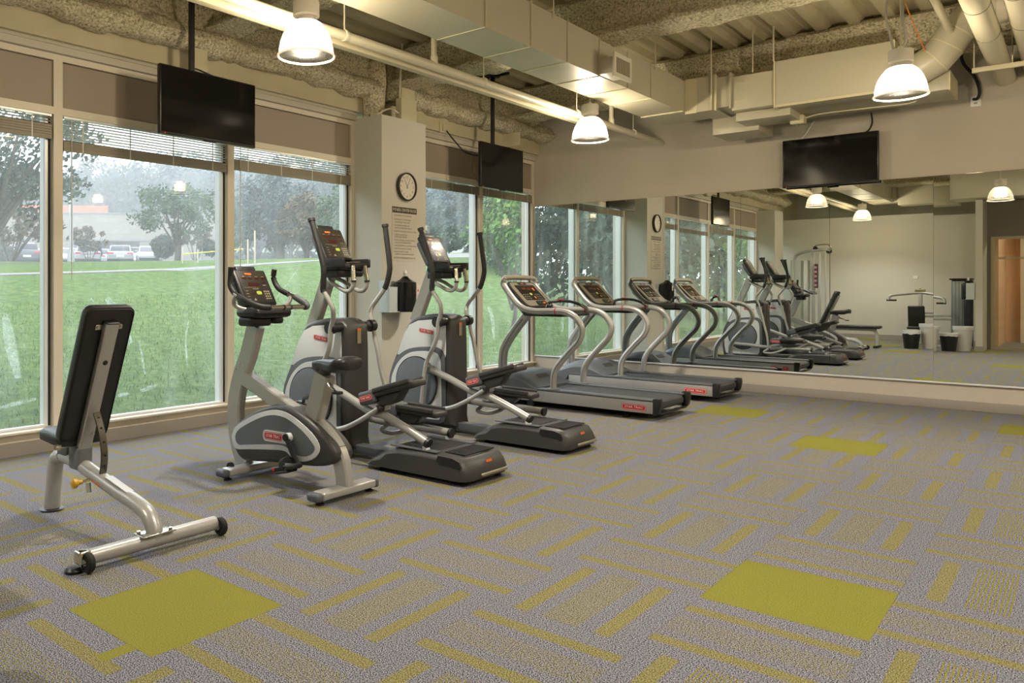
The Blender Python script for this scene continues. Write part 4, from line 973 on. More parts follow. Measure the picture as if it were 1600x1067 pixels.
def crank(s, c, e, y):
    b = MB(); b.bar([(c[0], y, c[1]), (e[0], y, e[1])], 0.019, 0.010, 0.004); b.cyl((e[0], y - 0.012, e[1]), (e[0], y + 0.012, e[1]), 0.022, 14); b.cyl((c[0], y - 0.013, c[1]), (c[0], y + 0.013, c[1]), 0.024, 14)
    return b.build('crank', BLACK, t)
crank(-1, (-3.77, 0.335), (-3.665, 0.175), Y - 0.125); crank(1, (-3.77, 0.335), (-3.875, 0.495), Y + 0.125)
for s, c, a in ((-1, (-3.665, 0.175), 14), (1, (-3.875, 0.495), -5)):
    M = Matrix.Translation((c[0] + 0.0, Y + s * 0.19, c[1])) @ Matrix.Rotation(radians(-a), 4, 'Y')
    b = MB(); b.M = M; b.rbox(-0.115, 0.075, -0.045, 0.045, -0.014, 0.016, 0.010); b.rbox(-0.10, 0.02, -0.046, 0.046, -0.032, -0.012, 0.010); pd = b.build('pedal', BLACK, t)
    b = MB(); b.M = M; b.rbox(-0.117, -0.095, -0.047, -0.02, -0.010, 0.012, 0.002); b.build('reflector', RED, pd, label='red reflector')
    b = MB(); b.M = M; b.tube(spl([(-0.03, -0.048, 0.0), (-0.03, -0.04, 0.045), (-0.02, 0.0, 0.062), (-0.01, 0.04, 0.045), (-0.01, 0.048, 0.0)], 5), 0.004, 6, r2=0.016, up=(1, 0, 0)); b.build('strap', RUBBER, pd)
b = MB(); b.cyl((-3.665, Y - 0.235, 0.175), (-3.665, Y - 0.12, 0.175), 0.008, 10); b.cyl((-3.875, Y + 0.12, 0.495), (-3.875, Y + 0.235, 0.495), 0.008, 10); b.build('pedal_axle', CHROME, t)
# saddle
b = MB(); prof = []
bm = bmesh.new(); sg = 14; rows = []
SX = [(-3.655, 0.018, 0.0), (-3.645, 0.032, 0.012), (-3.60, 0.040, 0.022), (-3.54, 0.055, 0.028), (-3.47, 0.085, 0.034), (-3.42, 0.108, 0.036), (-3.36, 0.115, 0.036), (-3.325, 0.095, 0.030), (-3.312, 0.05, 0.012)]
vs = []; m = 16
for x, w, h in SX:
    for k in range(m):
        a = 2 * pi * k / m; zz = 0.812 + (0.022 if x > -3.4 else 0.0) + (h * max(sin(a), 0) ** 0.7 if sin(a) > 0 else -0.052 * (-sin(a)) ** 0.6)
        vs.append((x + 0.01, Y + w * cos(a), zz))
fs = []
for k in range(len(SX) - 1):
    for i in range(m): fs.append((k * m + i, k * m + (i + 1) % m, (k + 1) * m + (i + 1) % m, (k + 1) * m + i))
fs += [tuple(range(m - 1, -1, -1)), tuple((len(SX) - 1) * m + i for i in range(m))]
b.add(vs, fs); bm.free(); b.build('saddle', VINYL, t, smooth=60)
b = MB(); b.cyl((-3.548, Y, 0.742), (-3.54, Y, 0.80), 0.035, 16, r2=0.045); b.build('seat_post', DGREY, t)
b = MB(); b.cyl((-3.50, Y - 0.02, 0.70), (-3.44, Y - 0.05, 0.676), 0.012, 10); b.cyl((-3.44, Y - 0.05, 0.676), (-3.40, Y - 0.06, 0.655), 0.009, 10); b.build('seat_pin', CHROME, t)
b = MB(); b.rbox(-3.405, -3.345, Y - 0.085, Y - 0.04, 0.640, 0.658, 0.006); b.build('seat_lever', BLACK, t)
# feet
for x, w, n_ in ((-4.26, 0.055, 'front_foot'), (-3.37, 0.055, 'rear_foot')):
    b = MB(); b.rbox(x - 0.05, x + 0.05, Y - 0.23, Y + 0.23, 0.030, 0.078, 0.012); f_ = b.build(n_, SILVER, t)
    b = MB(); b.rbox(x - 0.052, x + 0.052, Y - 0.285, Y - 0.225, 0.026, 0.080, 0.022, 4); b.rbox(x - 0.052, x + 0.052, Y + 0.225, Y + 0.26, 0.026, 0.080, 0.015); b.build('end_cap', MGREY, f_)
    b = MB()
    for s in (-1, 1): b.lathe([(0, 0), (0.026, 0.0), (0.027, 0.01), (0.014, 0.016), (0.012, 0.032), (0, 0.032)], (x, Y + s * 0.215, 0), 18)
    b.build('levelling_foot', RUBBER, f_)
b = MB(); b.lathe([(0.0, -0.012), (0.028, -0.012), (0.030, 0), (0.028, 0.012), (0, 0.012)], (-4.30, Y - 0.16, 0.075), 20, (0, 1, 0)); b.build('transport_wheel', RUBBER, t)
# console and handlebar
M = console(t, Y, (-4.30, 1.398), (-4.165, 1.180), 0.118)
b = MB(); b.rbox(-4.26, -4.02, Y - 0.16, Y + 0.16, 1.085, 1.155, 0.035); b.build('console_tray', BLACK, t)
b = MB(); b.rbox(-4.24, -4.09, Y - 0.15, Y + 0.03, 1.028, 1.092, 0.02); b.rbox(-4.20, -4.10, Y + 0.06, Y + 0.15, 1.04, 1.092, 0.02); b.build('console_mount', BLACK, t)
GRIP = mat('grip_foam', (34, 33, 32), 0.6)
def hb(pts, r, name, m, n=6):
    b = MB(); b.tube(spl(pts, n), r, 14, up=(0, 0, 1)); return b.build(name, m, t)
hb([(-4.255, Y - 0.19, 1.425), (-4.262, Y - 0.19, 1.36), (-4.258, Y - 0.195, 1.305), (-4.235, Y - 0.195, 1.27), (-4.21, Y - 0.195, 1.248)], 0.019, 'handlebar_grip', GRIP)
hb([(-4.255, Y + 0.19, 1.415), (-4.265, Y + 0.19, 1.36), (-4.25, Y + 0.195, 1.315), (-4.205, Y + 0.195, 1.275), (-4.11, Y + 0.195, 1.24)], 0.019, 'handlebar_grip', GRIP)
hb([(-4.21, Y - 0.195, 1.248), (-4.16, Y - 0.20, 1.228)], 0.0165, 'handlebar', CHROME)
hb([(-4.16, Y - 0.20, 1.228), (-4.08, Y - 0.215, 1.205), (-4.00, Y - 0.215, 1.180), (-3.94, Y - 0.19, 1.162), (-3.918, Y - 0.14, 1.158)], 0.021, 'front_grip', GRIP)
hb([(-3.918, Y - 0.145, 1.158), (-3.918, Y + 0.165, 1.158)], 0.0165, 'handlebar', CHROME, 2)
for a_, c_ in ((-0.145, -0.135), (-0.025, -0.015), (0.035, 0.045), (0.155, 0.165)):
    b = MB(); b.cyl((-3.918, Y + a_, 1.158), (-3.918, Y + c_, 1.158), 0.0185, 14); b.build('sensor_band', BLACK, t)
hb([(-3.918, Y + 0.165, 1.158), (-3.922, Y + 0.19, 1.162), (-3.95, Y + 0.205, 1.178), (-4.045, Y + 0.198, 1.222)], 0.023, 'corner_grip', MGREY)
hb([(-4.045, Y + 0.198, 1.222), (-4.11, Y + 0.195, 1.24)], 0.0165, 'handlebar', CHROME)
hb([(-4.20, Y - 0.19, 1.235), (-4.22, Y - 0.195, 1.19), (-4.20, Y - 0.175, 1.155), (-4.15, Y - 0.13, 1.135)], 0.015, 'bracket_tube', SILVER)
hb([(-4.08, Y + 0.19, 1.225), (-4.08, Y + 0.17, 1.185), (-4.10, Y + 0.13, 1.15)], 0.015, 'bracket_tube', SILVER)

# ================================================================ elliptical trainers
Y = 4.37
t = ell = thing('elliptical_trainer', 'nearer elliptical trainer, between the upright bike and the other elliptical', 'elliptical trainer', (-3.9, Y, 0), 'elliptical trainers facing the windows')
body = [(-4.84, .10), (-4.86, .352), (-4.85, .50), (-4.79, .64), (-4.66, .90), (-4.615, .965), (-4.56, 1.005), (-4.45, 1.035), (-4.33, 1.052), (-4.22, 1.045), (-4.155, 1.01), (-4.13, .94), (-4.12, .50), (-4.12, .14), (-4.16, .06), (-4.78, .05)]
b = MB(); b.prism(spl2(body, 3, True), Y - 0.125, Y + 0.125, 0.035, 4); b.build('tower_housing', DGREY, t)
for s in (-1, 1):
    def lay(y0, d): return (Y + s * (0.1255 + y0) if s > 0 else Y - (0.1255 + y0) - d, Y + s * (0.1255 + y0) + d if s > 0 else Y - (0.1255 + y0))
    up_ = [(-4.75, .665), (-4.665, .855), (-4.60, .945), (-4.50, .985), (-4.33, 1.0), (-4.215, .99), (-4.185, .95), (-4.18, .70), (-4.2, .64)]
    b = MB(); a_, c_ = lay(0, 0.006); b.prism(up_, a_, c_, 0.003, 2); pn = b.build('side_panel', LPANEL, t, label='pale grey upper side panel')
    arch = [(-4.82, .12), (-4.84, .40), (-4.81, .53), (-4.74, .645), (-4.63, .715), (-4.50, .745), (-4.33, .757), (-4.245, .745), (-4.20, .70), (-4.185, .62), (-4.18, .30), (-4.18, .14), (-4.22, .09), (-4.3, .08), (-4.7, .08)]
    b = MB(); a_, c_ = lay(0.002, 0.014); b.prism(spl2(arch, 3, True), a_, c_, 0.006, 2); ac = b.build('wheel_arch', MGREY, t)
    ar2 = [(-4.79, .14), (-4.81, .40), (-4.78, .51), (-4.71, .61), (-4.61, .68), (-4.50, .708), (-4.34, .715), (-4.27, .70), (-4.235, .65), (-4.225, .55), (-4.22, .2), (-4.24, .13), (-4.3, .11), (-4.7, .11)]
    b = MB(); a_, c_ = lay(0.0165, 0.004); b.prism(spl2(ar2, 3, True), a_, c_, 0.002, 1); b.build('arch_panel', LPANEL, ac, label='pale grey panel around the crank disc')
    b = MB(); yy = Y + s * 0.146
    b.lathe([(0.0, 0.022), (0.215, 0.022), (0.228, 0.018), (0.234, 0.006), (0.234, 0.0)], (-4.50, yy, 0.425), 48, (0, s, 0)); dk = b.build('crank_disc', GREY, t)
    b = MB(); b.lathe([(0.234, 0), (0.240, 0.004), (0.240, 0.012), (0.236, 0.016), (0.234, 0.014)], (-4.50, yy, 0.425), 48, (0, s, 0), closed=True); b.build('disc_edge', BLACK, dk)
    b = MB(); b.cyl((-4.50, yy, 0.425), (-4.50, yy + s * 0.03, 0.425), 0.035, 20); b.build('disc_hub', MGREY, dk)
    badge(t, (-4.40, Y + s * 0.1325, 0.892), 0.17, 0.038, (1, 0, -0.12) if s < 0 else (-1, 0, 0.12))
b = MB(); b.cyl((-4.20, Y - 0.235, 0.985), (-4.20, Y + 0.235, 0.985), 0.037, 20); b.cyl((-4.20, Y - 0.25, 0.985), (-4.20, Y - 0.20, 0.985), 0.047, 22); b.cyl((-4.20, Y + 0.20, 0.985), (-4.20, Y + 0.25, 0.985), 0.047, 22); b.build('pivot', BLACK, t)
b = MB(); b.box(-4.1195, -4.1185, Y - 0.02, Y + 0.02, 0.86, 0.975); b.mi = 1; b.box(-4.1190, -4.1180, Y - 0.02, Y + 0.02, 0.955, 0.975); b.build('warning_label', [mat('label_tan', (150, 138, 110), 0.5), LEDO], t)
b = MB(); b.bar([(-4.63, Y, 0.97), (-4.53, Y, 1.19), (-4.43, Y, 1.42)], 0.055, 0.035, 0.008); b.build('mast', SILVER, t)
# moving arms
def arm(name, pts, s, grip_n):
    P = spl([(x, Y + s * o, z) for x, z, o in pts], 6); k = grip_n * 6
    b = MB(); b.tube(P[k:], 0.0185, 14); a = b.build(name, SILVER, t)
    b = MB(); b.tube(P[:k + 2], 0.0225, 14); q = P[0]; d = (P[0] - P[1]).normalized(); b.cyl(q - d * 0.01, q + d * 0.012, 0.028, 16); b.build('arm_grip', GRIP, a); return a
arm('moving_arm', [(-4.33, 1.795, .30), (-4.285, 1.68, .30), (-4.235, 1.55, .30), (-4.20, 1.43, .30), (-4.208, 1.32, .295), (-4.213, 1.265, .29), (-4.17, 1.20, .28), (-4.135, 1.13, .27), (-4.15, 1.05, .25), (-4.18, .98, .245),
    (-4.19, .88, .245), (-4.22, .79, .245), (-4.30, .64, .25), (-4.325, .50, .26), (-4.34, .38, .26), (-4.36, .24, .26)], -1, 5)
arm('moving_arm', [(-4.12, 1.775, .30), (-4.095, 1.62, .30), (-4.075, 1.49, .30), (-4.075, 1.41, .30), (-4.11, 1.295, .295), (-4.18, 1.20, .28), (-4.235, 1.13, .27), (-4.235, 1.06, .25), (-4.20, .98, .245),
    (-4.18, .88, .245), (-4.15, .79, .245), (-4.12, .64, .25), (-4.08, .50, .26), (-4.06, .38, .26), (-4.05, .24, .26)], 1, 4)
# drive arms, near: high, far: low
def tb(pts, r, name, m=SILVER, r2=None, par=None, n=6):
    b = MB(); b.tube(spl(pts, n), r, 16, r2=r2); return b.build(name, m, par or t)
b = MB(); b.rbox(-4.335, -4.275, Y - 0.225, Y - 0.165, 0.525, 0.595, 0.012); b.cyl((-4.32, Y - 0.20, 0.56), (-4.32, Y - 0.145, 0.56), 0.022, 14); b.build('crank_pin', DSILV, t)
da = tb([(-4.285, Y - 0.20, 0.558), (-4.10, Y - 0.20, 0.50), (-3.90, Y - 0.20, 0.425), (-3.80, Y - 0.20, 0.392), (-3.70, Y - 0.20, 0.385), (-3.60, Y - 0.20, 0.355), (-3.45, Y - 0.20, 0.30), (-3.295, Y - 0.20, 0.238)], 0.030, 'drive_arm', r2=0.028)
b = MB(); b.cyl((-3.305, Y - 0.20, 0.242), (-3.283, Y - 0.20, 0.233), 0.035, 18); b.build('arm_cap', BLACK, da)
b = MB(); b.bar([(-3.315, Y - 0.20, 0.22), (-3.30, Y - 0.20, 0.175)], 0.016, 0.022, 0.003); ab = b.build('roller_bracket', LPANEL, da)
b = MB(); b.add([(-3.306, Y - 0.2225, 0.185), (-3.290, Y - 0.2225, 0.185), (-3.300, Y - 0.2225, 0.203)], [(0, 1, 2)]); b.build('warning_triangle', mat('warning_yellow', (214, 190, 40), 0.4), ab, smooth=0)
da = tb([(-4.66, Y + 0.20, 0.29), (-4.40, Y + 0.20, 0.275), (-4.10, Y + 0.20, 0.25), (-3.80, Y + 0.20, 0.245), (-3.60, Y + 0.20, 0.245), (-3.40, Y + 0.20, 0.238)], 0.030, 'drive_arm', r2=0.028)
b = MB(); b.cyl((-3.41, Y + 0.20, 0.238), (-3.388, Y + 0.20, 0.236), 0.035, 18); b.build('arm_cap', BLACK, da)
b = MB(); b.bar([(-3.425, Y + 0.20, 0.22), (-3.41, Y + 0.20, 0.175)], 0.016, 0.022, 0.003); b.build('roller_bracket', LPANEL, da)
b = MB(); b.cyl((-4.66, Y + 0.15, 0.29), (-4.66, Y + 0.215, 0.29), 0.028, 14); b.build('crank_pin', DSILV, t)
tb([(-4.36, Y - 0.26, 0.245), (-4.20, Y - 0.27, 0.232), (-4.02, Y - 0.27, 0.262), (-3.84, Y - 0.27, 0.345), (-3.70, Y - 0.25, 0.435)], 0.018, 'link_rod')
b = MB(); b.cyl((-4.365, Y - 0.285, 0.245), (-4.365, Y - 0.24, 0.245), 0.026, 14); b.build('link_joint', BLACK, t)
b = MB(); b.cyl((-3.695, Y - 0.265, 0.437), (-3.68, Y - 0.225, 0.44), 0.024, 14); b.build('link_joint', BLACK, t)
tb([(-4.05, Y + 0.26, 0.225), (-4.12, Y + 0.26, 0.165), (-4.0, Y + 0.25, 0.155), (-3.88, Y + 0.24, 0.19), (-3.78, Y + 0.22, 0.245)], 0.018, 'link_rod')
def pedal(x, z, ang, s):
    M = Matrix.Translation((x, Y + s * 0.20, z)) @ Matrix.Rotation(-radians(ang), 4, 'Y')
    b = MB(); b.M = M; b.rbox(-0.02, 0.36, -0.075, 0.075, 0.0, 0.045, 0.016); b.prism([(-0.02, 0.0), (0.22, 0.0), (0.14, -0.065), (0.0, -0.075)], -0.05, 0.05, 0.01, 2)
    b.rbox(-0.02, 0.33, -0.085, -0.065, 0.03, 0.065, 0.008); b.rbox(-0.02, 0.33, 0.065, 0.085, 0.03, 0.065, 0.008)
    p = b.build('foot_pedal', DGREY, t)
    b = MB(); b.M = M; b.rbox(-0.17, -0.015, -0.082, 0.082, -0.032, 0.062, 0.020); pc = b.build('pedal_front_cover', MGREY, p)
    badge(p, tuple(M @ Vector((-0.092, s * 0.0825 if s > 0 else -0.0825, 0.012))), 0.125, 0.040, tuple((M.to_3x3() @ Vector((1 if s < 0 else -1, 0, 0)))), tuple(M.to_3x3() @ Vector((0, 0, 1))))
    b = MB(); b.M = M; b.prism([(-0.05, -0.03), (0.05, -0.03), (0.02, -0.10), (-0.04, -0.10)], -0.03, 0.03, 0.004, 1); b.build('pedal_bracket', SILVER, p)
pedal(-3.700, 0.518, 17, -1); pedal(-3.84, 0.345, -1, 1)
# base
b = MB(); b.rbox(-4.75, -3.70, Y - 0.05, Y + 0.05, 0.028, 0.095, 0.008); b.build('base_rail', MGREY, t)
bs = [(-3.83, 0.032), (-3.80, 0.06), (-3.72, 0.115), (-3.62, 0.160), (-3.52, 0.182), (-3.30, 0.190), (-3.05, 0.185), (-2.985, 0.170), (-2.955, 0.13), (-2.93, 0.075), (-2.94, 0.035)]
def basebox(prof, hw, rim, name, m, par):
    # rounded plan: sections across Y shrink at the rear corners
    b = MB(); n = len(prof); ys = [(-1, 0.0), (-0.985, 0.35), (-0.93, 0.62), (-0.84, 0.86), (-0.7, 1.0), (0.7, 1.0), (0.84, 0.86), (0.93, 0.62), (0.985, 0.35), (1, 0.0)]
    vs = []
    for k, (yy, e) in enumerate(ys):
        for x, z in prof:
            xr = x
            if x > -3.15: xr = x - (1 - e) * 0.09 * min(1, (x + 3.15) / 0.15)
            if x < -3.7: xr = x + (1 - e) * 0.05
            zz = z - (1 - e) * 0.035 * (1 if z > 0.1 else 0.0)
            vs.append((xr, Y + yy * hw, zz))
    fs = []; m_ = len(ys)
    for k in range(m_ - 1):
        for i in range(n): fs.append((k * n + i, k * n + (i + 1) % n, (k + 1) * n + (i + 1) % n, (k + 1) * n + i))
    fs += [tuple(range(n)), tuple((m_ - 1) * n + i for i in range(n - 1, -1, -1))]
    b.add(vs, fs); return b.build(name, m, par, smooth=50)
base = basebox(bs, 0.265, 0.03, 'base_cover', DGREY, t)
b = MB(); b.rbox(-3.56, -3.24, Y - 0.165, Y + 0.165, 0.186, 0.194, 0.004, 1); b.build('roller_recess', RUBBER, base)
b = MB(); b.box(-3.60, -3.20, Y - 0.235, Y - 0.175, 0.188, 0.1945); b.build('roller_track', MGREY, base)
b = MB(); b.box(-3.60, -3.20, Y + 0.175, Y + 0.235, 0.188, 0.1945); b.build('roller_track', MGREY, base)
b = MB()
for k in range(11): b.box(-3.175 + k * 0.0155, -3.166 + k * 0.0155, Y - 0.17, Y + 0.17, 0.186, 0.1935)
b.build('ribbed_step', RUBBER, base)
b = MB(); b.prism([(-3.16, 0.182), (-3.04, 0.180), (-2.988, 0.164), (-2.968, 0.128), (-2.985, 0.118), (-3.15, 0.125), (-3.175, 0.15)], Y - 0.2665, Y - 0.2560, 0.0); b.build('rear_trim', BLACK, base)
b = MB(); M = frame((-2.952, Y + 0.02, 0.138), (0, 1, 0), (-0.25, 0, 1)); plate(b, M, 0.065, 0.018, 0.005, 0, 0.002); b.build('maker_plate', LEDO, base)
b = MB(); b.rbox(-2.952, -2.918, Y - 0.10, Y + 0.20, 0.052, 0.072, 0.006); b.build('rear_handle', mat('handle_bronze', (150, 142, 122), 0.35, 0.5), base)
b = MB()
for x, y in ((-3.0, -0.2), (-3.0, 0.2), (-3.7, -0.2), (-3.7, 0.2), (-4.7, 0.0)): b.lathe([(0, 0), (0.024, 0), (0.024, 0.012), (0.01, 0.016), (0.01, 0.04), (0, 0.04)], (x, Y + y, 0), 16)
b.build('levelling_foot', RUBBER, t)
# console
console(t, Y, (-4.455, 1.740), (-4.325, 1.512), 0.122)
b = MB(); b.rbox(-4.39, -4.19, Y - 0.15, Y + 0.15, 1.42, 1.475, 0.02); b.rbox(-4.36, -4.14, Y - 0.155, Y - 0.13, 1.44, 1.51, 0.01); b.rbox(-4.36, -4.14, Y + 0.13, Y + 0.155, 1.44, 1.51, 0.01); b.rbox(-4.39, -4.34, Y - 0.14, Y + 0.14, 1.46, 1.52, 0.01); b.build('console_tray', BLACK, t)
b = MB(); b.rbox(-4.40, -4.22, Y - 0.13, Y + 0.03, 1.365, 1.425, 0.015); b.rbox(-4.33, -4.20, Y + 0.05, Y + 0.14, 1.37, 1.425, 0.018); b.build('console_mount', BLACK, t)
b = MB(); b.M = Matrix.Translation((-4.20, Y + 0.02, 1.482)) @ Matrix.Rotation(radians(20), 4, 'Z'); b.box(-0.05, 0.05, -0.02, 0.02, 0, 0.002); b.build('tray_label', mat('label_cream', (190, 178, 140), 0.5), t)
for s in (-1, 1):
    y = Y + s * 0.075
    p = [(-4.42, Y + s * 0.04, 1.365), (-4.36, y, 1.335), (-4.28, y, 1.295), (-4.20, y, 1.262), (-4.15, y, 1.262), (-4.118, y, 1.29), (-4.108, y, 1.335)]
    tb(p, 0.0165, 'fixed_handlebar')
    b = MB(); b.cyl((-4.108, y, 1.335), (-4.113 - 0.012, y - 0.01 * s, 1.455), 0.019, 14); g_ = b.build('pulse_grip', CHROME, t)
    b = MB(); b.cyl((-4.108, y, 1.328), (-4.108, y, 1.342), 0.021, 14); b.cyl((-4.1255, y - 0.01 * s, 1.452), (-4.127, y - 0.01 * s, 1.466), 0.020, 14); b.box(-4.124, -4.118, y - 0.006, y + 0.006, 1.345, 1.45); b.build('grip_end', BLACK, g_)
e2 = dup(ell, (-3.9, 5.68, 0), 'farther elliptical trainer, beside the pillar with the clock')

# ================================================================ treadmills
Y = 7.775
tm = t = thing('treadmill', 'nearer treadmill, just past the elliptical trainers', 'treadmill', (-4.1, Y, 0), 'treadmills by the mirror wall')
b = MB(); b.rbox(-4.85, -3.075, Y - 0.395, Y - 0.335, 0.068, 0.182, 0.004); b.rbox(-4.85, -3.075, Y + 0.335, Y + 0.395, 0.068, 0.182, 0.004); fr_ = b.build('side_rail', mat('rail_silver', (172, 172, 170), 0.38, 0.4), t)
badge(fr_, (-3.277, Y - 0.396, 0.118), 0.25, 0.060); badge(fr_, (-3.277, Y + 0.396, 0.118), 0.25, 0.060, (-1, 0, 0))
b = MB(); b.rbox(-4.86, -3.06, Y - 0.398, Y - 0.265, 0.182, 0.205, 0.008); b.rbox(-4.86, -3.06, Y + 0.265, Y + 0.398, 0.182, 0.205, 0.008); b.build('foot_rail', MGREY, t)
b = MB(); pb = [(-4.72, 0.19), (-3.10, 0.19), (-3.07, 0.186), (-3.05, 0.17), (-3.043, 0.145), (-3.05, 0.115), (-3.08, 0.095), (-4.72, 0.095)]
b.prism(pb, Y - 0.265, Y + 0.265, 0.0); b.build('belt', mat('belt_dark', (56, 58, 60), 0.65, bump=0.2, bscale=400, bdist=0.002), t)
for s in (-1, 1):
    b = MB(); b.prism([(-3.09, 0.060), (-3.09, 0.212), (-3.06, 0.218), (-3.02, 0.215), (-3.012, 0.17), (-3.03, 0.085), (-3.05, 0.060)], Y + s * 0.365 - 0.035, Y + s * 0.365 + 0.035, 0.008, 2); b.build('roller_guard', BLACK, t)
b = MB(); b.rbox(-3.07, -3.035, Y - 0.33, Y + 0.33, 0.055, 0.075, 0.006); b.build('rear_cross_bar', BLACK, t)
hd = [(-5.12, 0.13), (-5.11, 0.19), (-5.02, 0.245), (-4.92, 0.31), (-4.80, 0.355), (-4.70, 0.365), (-4.60, 0.345), (-4.50, 0.29), (-4.42, 0.235), (-4.36, 0.212), (-4.36, 0.19), (-4.85, 0.185), (-4.95, 0.10), (-5.08, 0.09)]
def hood(name, m):
    b = MB(); n = len(hd); ys = [(-1, 0.55), (-0.97, 0.72), (-0.88, 0.88), (-0.7, 0.97), (-0.4, 1.0), (0.4, 1.0), (0.7, 0.97), (0.88, 0.88), (0.97, 0.72), (1, 0.55)]; vs = []
    for yy, e in ys:
        for x, z in hd: vs.append((x + (1 - e) * (0.10 if x < -4.9 else 0), Y + yy * 0.395, 0.19 + (z - 0.19) * e if z > 0.19 else z))
    fs = []
    for k in range(len(ys) - 1):
        for i in range(n): fs.append((k * n + i, k * n + (i + 1) % n, (k + 1) * n + (i + 1) % n, (k + 1) * n + i))
    fs += [tuple(range(n)), tuple((len(ys) - 1) * n + i for i in range(n - 1, -1, -1))]
    b.add(vs, fs); return b.build(name, m, t, smooth=50)
hh = hood('motor_hood', GREY)
b = MB(); b.M = frame((-4.51, Y, 0.302), (0, 1, 0), Vector((-0.8, 0, 0.6)).normalized()); b.box(-0.11, 0.11, -0.03, 0.03, 0, 0.002); b.build('hood_emblem', mat('emblem_grey', (70, 72, 74), 0.4), hh)
b = MB(); b.box(-4.44, -4.38, Y - 0.30, Y + 0.30, 0.20, 0.214); b.build('hood_slot', RUBBER, hh)
b = MB(); b.rbox(-4.45, -4.40, Y - 0.402, Y - 0.30, 0.03, 0.068, 0.006); b.rbox(-4.45, -4.40, Y + 0.30, Y + 0.402, 0.03, 0.068, 0.006); b.cyl((-4.425, Y - 0.41, 0.045), (-4.425, Y - 0.36, 0.045), 0.04, 18); b.cyl((-4.425, Y + 0.36, 0.045), (-4.425, Y + 0.41, 0.045), 0.04, 18); b.build('front_wheel', BLACK, t)
for s in (-1, 1):
    b = MB(); b.lathe([(0, 0), (0.040, 0), (0.044, 0.008), (0.02, 0.02), (0.012, 0.03), (0.012, 0.07), (0, 0.07)], (-3.40, Y + s * 0.30, 0), 20); b.build('levelling_foot', RUBBER, t)
# handrails: front end of the console frame, along the side, curved down to the deck
rl = [(-4.80, 1.368), (-4.812, 1.335), (-4.795, 1.295), (-4.72, 1.20), (-4.63, 1.105), (-4.55, 1.055), (-4.46, 1.033), (-4.35, 1.028), (-4.16, 1.032), (-4.05, 1.025), (-3.955, 0.990), (-3.882, 0.915), (-3.858, 0.827), (-3.895, 0.725), (-3.972, 0.64), (-4.06, 0.545), (-4.135, 0.455), (-4.178, 0.37), (-4.188, 0.28), (-4.188, 0.205)]
for s in (-1, 1):
    y = Y + s * 0.335
    P = spl(xz(rl, y), 5)
    b = MB(); b.tube(P, 0.034, 16, r2=0.030); hr = b.build('handrail', SILVER, t, smooth=50)
    b = MB(); b.tube([p + Vector((0, s * 0.0285, 0)) for p in P], 0.006, 8, r2=0.005); b.build('rail_groove', DSILV, hr)
    b = MB(); b.lathe([(0.040, 0), (0.068, 0.0), (0.066, 0.012), (0.042, 0.018)], (-4.188, y, 0.203), 24); b.build('rail_collar', DSILV, hr)
    b = MB(); b.cyl((-4.163, y, 1.032), (-4.153, y, 1.0325), 0.0365, 18); b.build('rail_joint', RED, hr, label='red joint ring')
b = MB(); b.tube(spl([(-4.80, Y - 0.335, 1.368), (-4.812, Y - 0.31, 1.385), (-4.82, Y - 0.25, 1.392), (-4.825, Y, 1.396), (-4.82, Y + 0.25, 1.392), (-4.812, Y + 0.31, 1.385), (-4.80, Y + 0.335, 1.368)], 6), 0.028, 14, up=(1, 0, 0)); b.build('top_bar', mat('top_bar_silver', (170, 162, 142), 0.3, 0.6), t)
b = MB(); b.bar(spl([(-4.70, Y, 0.99), (-4.74, Y, 0.94), (-4.86, Y, 0.80), (-4.98, Y, 0.635), (-5.03, Y, 0.50), (-5.035, Y, 0.25)], 6), 0.042, 0.040, 0.010); b.build('mast', SILVER, t)
b = MB(); b.bar(spl([(-4.745, Y, 0.925), (-4.86, Y, 0.79), (-4.97, Y, 0.625), (-5.02, Y, 0.50), (-5.025, Y, 0.26)], 6), 0.015, 0.0412, 0.002); b.build('mast_groove', DSILV, t)
# console
tp = Vector((-4.80, Y, 1.335)); bt = Vector((-4.535, Y, 1.075)); u = (tp - bt); Lc = u.length; u.normalize(); M = frame(bt, (0, 1, 0), u)
b = MB(); plate(b, M, 0.60, Lc + 0.03, 0.07, -0.055, 0.0, (0, Lc / 2)); b.rbox(-4.54, -4.10, Y - 0.315, Y + 0.315, 0.972, 1.0, 0.012)
b.M = M; b.rbox(-0.30, 0.30, -0.06, 0.3, -0.10, -0.05, 0.03); b.M = None
b.build('console_shell', BLACK, t)
b = MB(); plate(b, M, 0.54, Lc - 0.005, 0.06, 0.0, 0.006, (0, Lc / 2)); cf = b.build('console_face', mat('console_silver', (150, 143, 124), 0.35, 0.5), t)
b = MB(); plate(b, M, 0.41, 0.235, 0.01, 0.006, 0.008, (0.01, Lc * 0.56)); ds = b.build('display', LCD, cf)
b = MB(); b.M = M
b.box(-0.10, -0.01, Lc * 0.56 + 0.048, Lc * 0.56 + 0.075, 0.008, 0.0086); b.box(0.01, 0.08, Lc * 0.56 + 0.040, Lc * 0.56 + 0.068, 0.008, 0.0086); b.build('led_field', mat('led_red', (84, 26, 16), 0.4, emit=(255, 60, 25), estr=0.02), ds, smooth=0)
b = MB(); b.M = M; b.box(0.125, 0.15, Lc * 0.56 + 0.03, Lc * 0.56 + 0.07, 0.008, 0.0088); b.box(0.025, 0.045, Lc * 0.56 - 0.095, Lc * 0.56 - 0.06, 0.008, 0.0088); b.build('orange_key', LEDO, ds, smooth=0)
b = MB(); plate(b, M, 0.05, 0.034, 0.015, 0.008, 0.0092, (0.0, Lc * 0.56 - 0.025)); b.build('start_button', LEDG, ds)
b = MB(); b.M = M
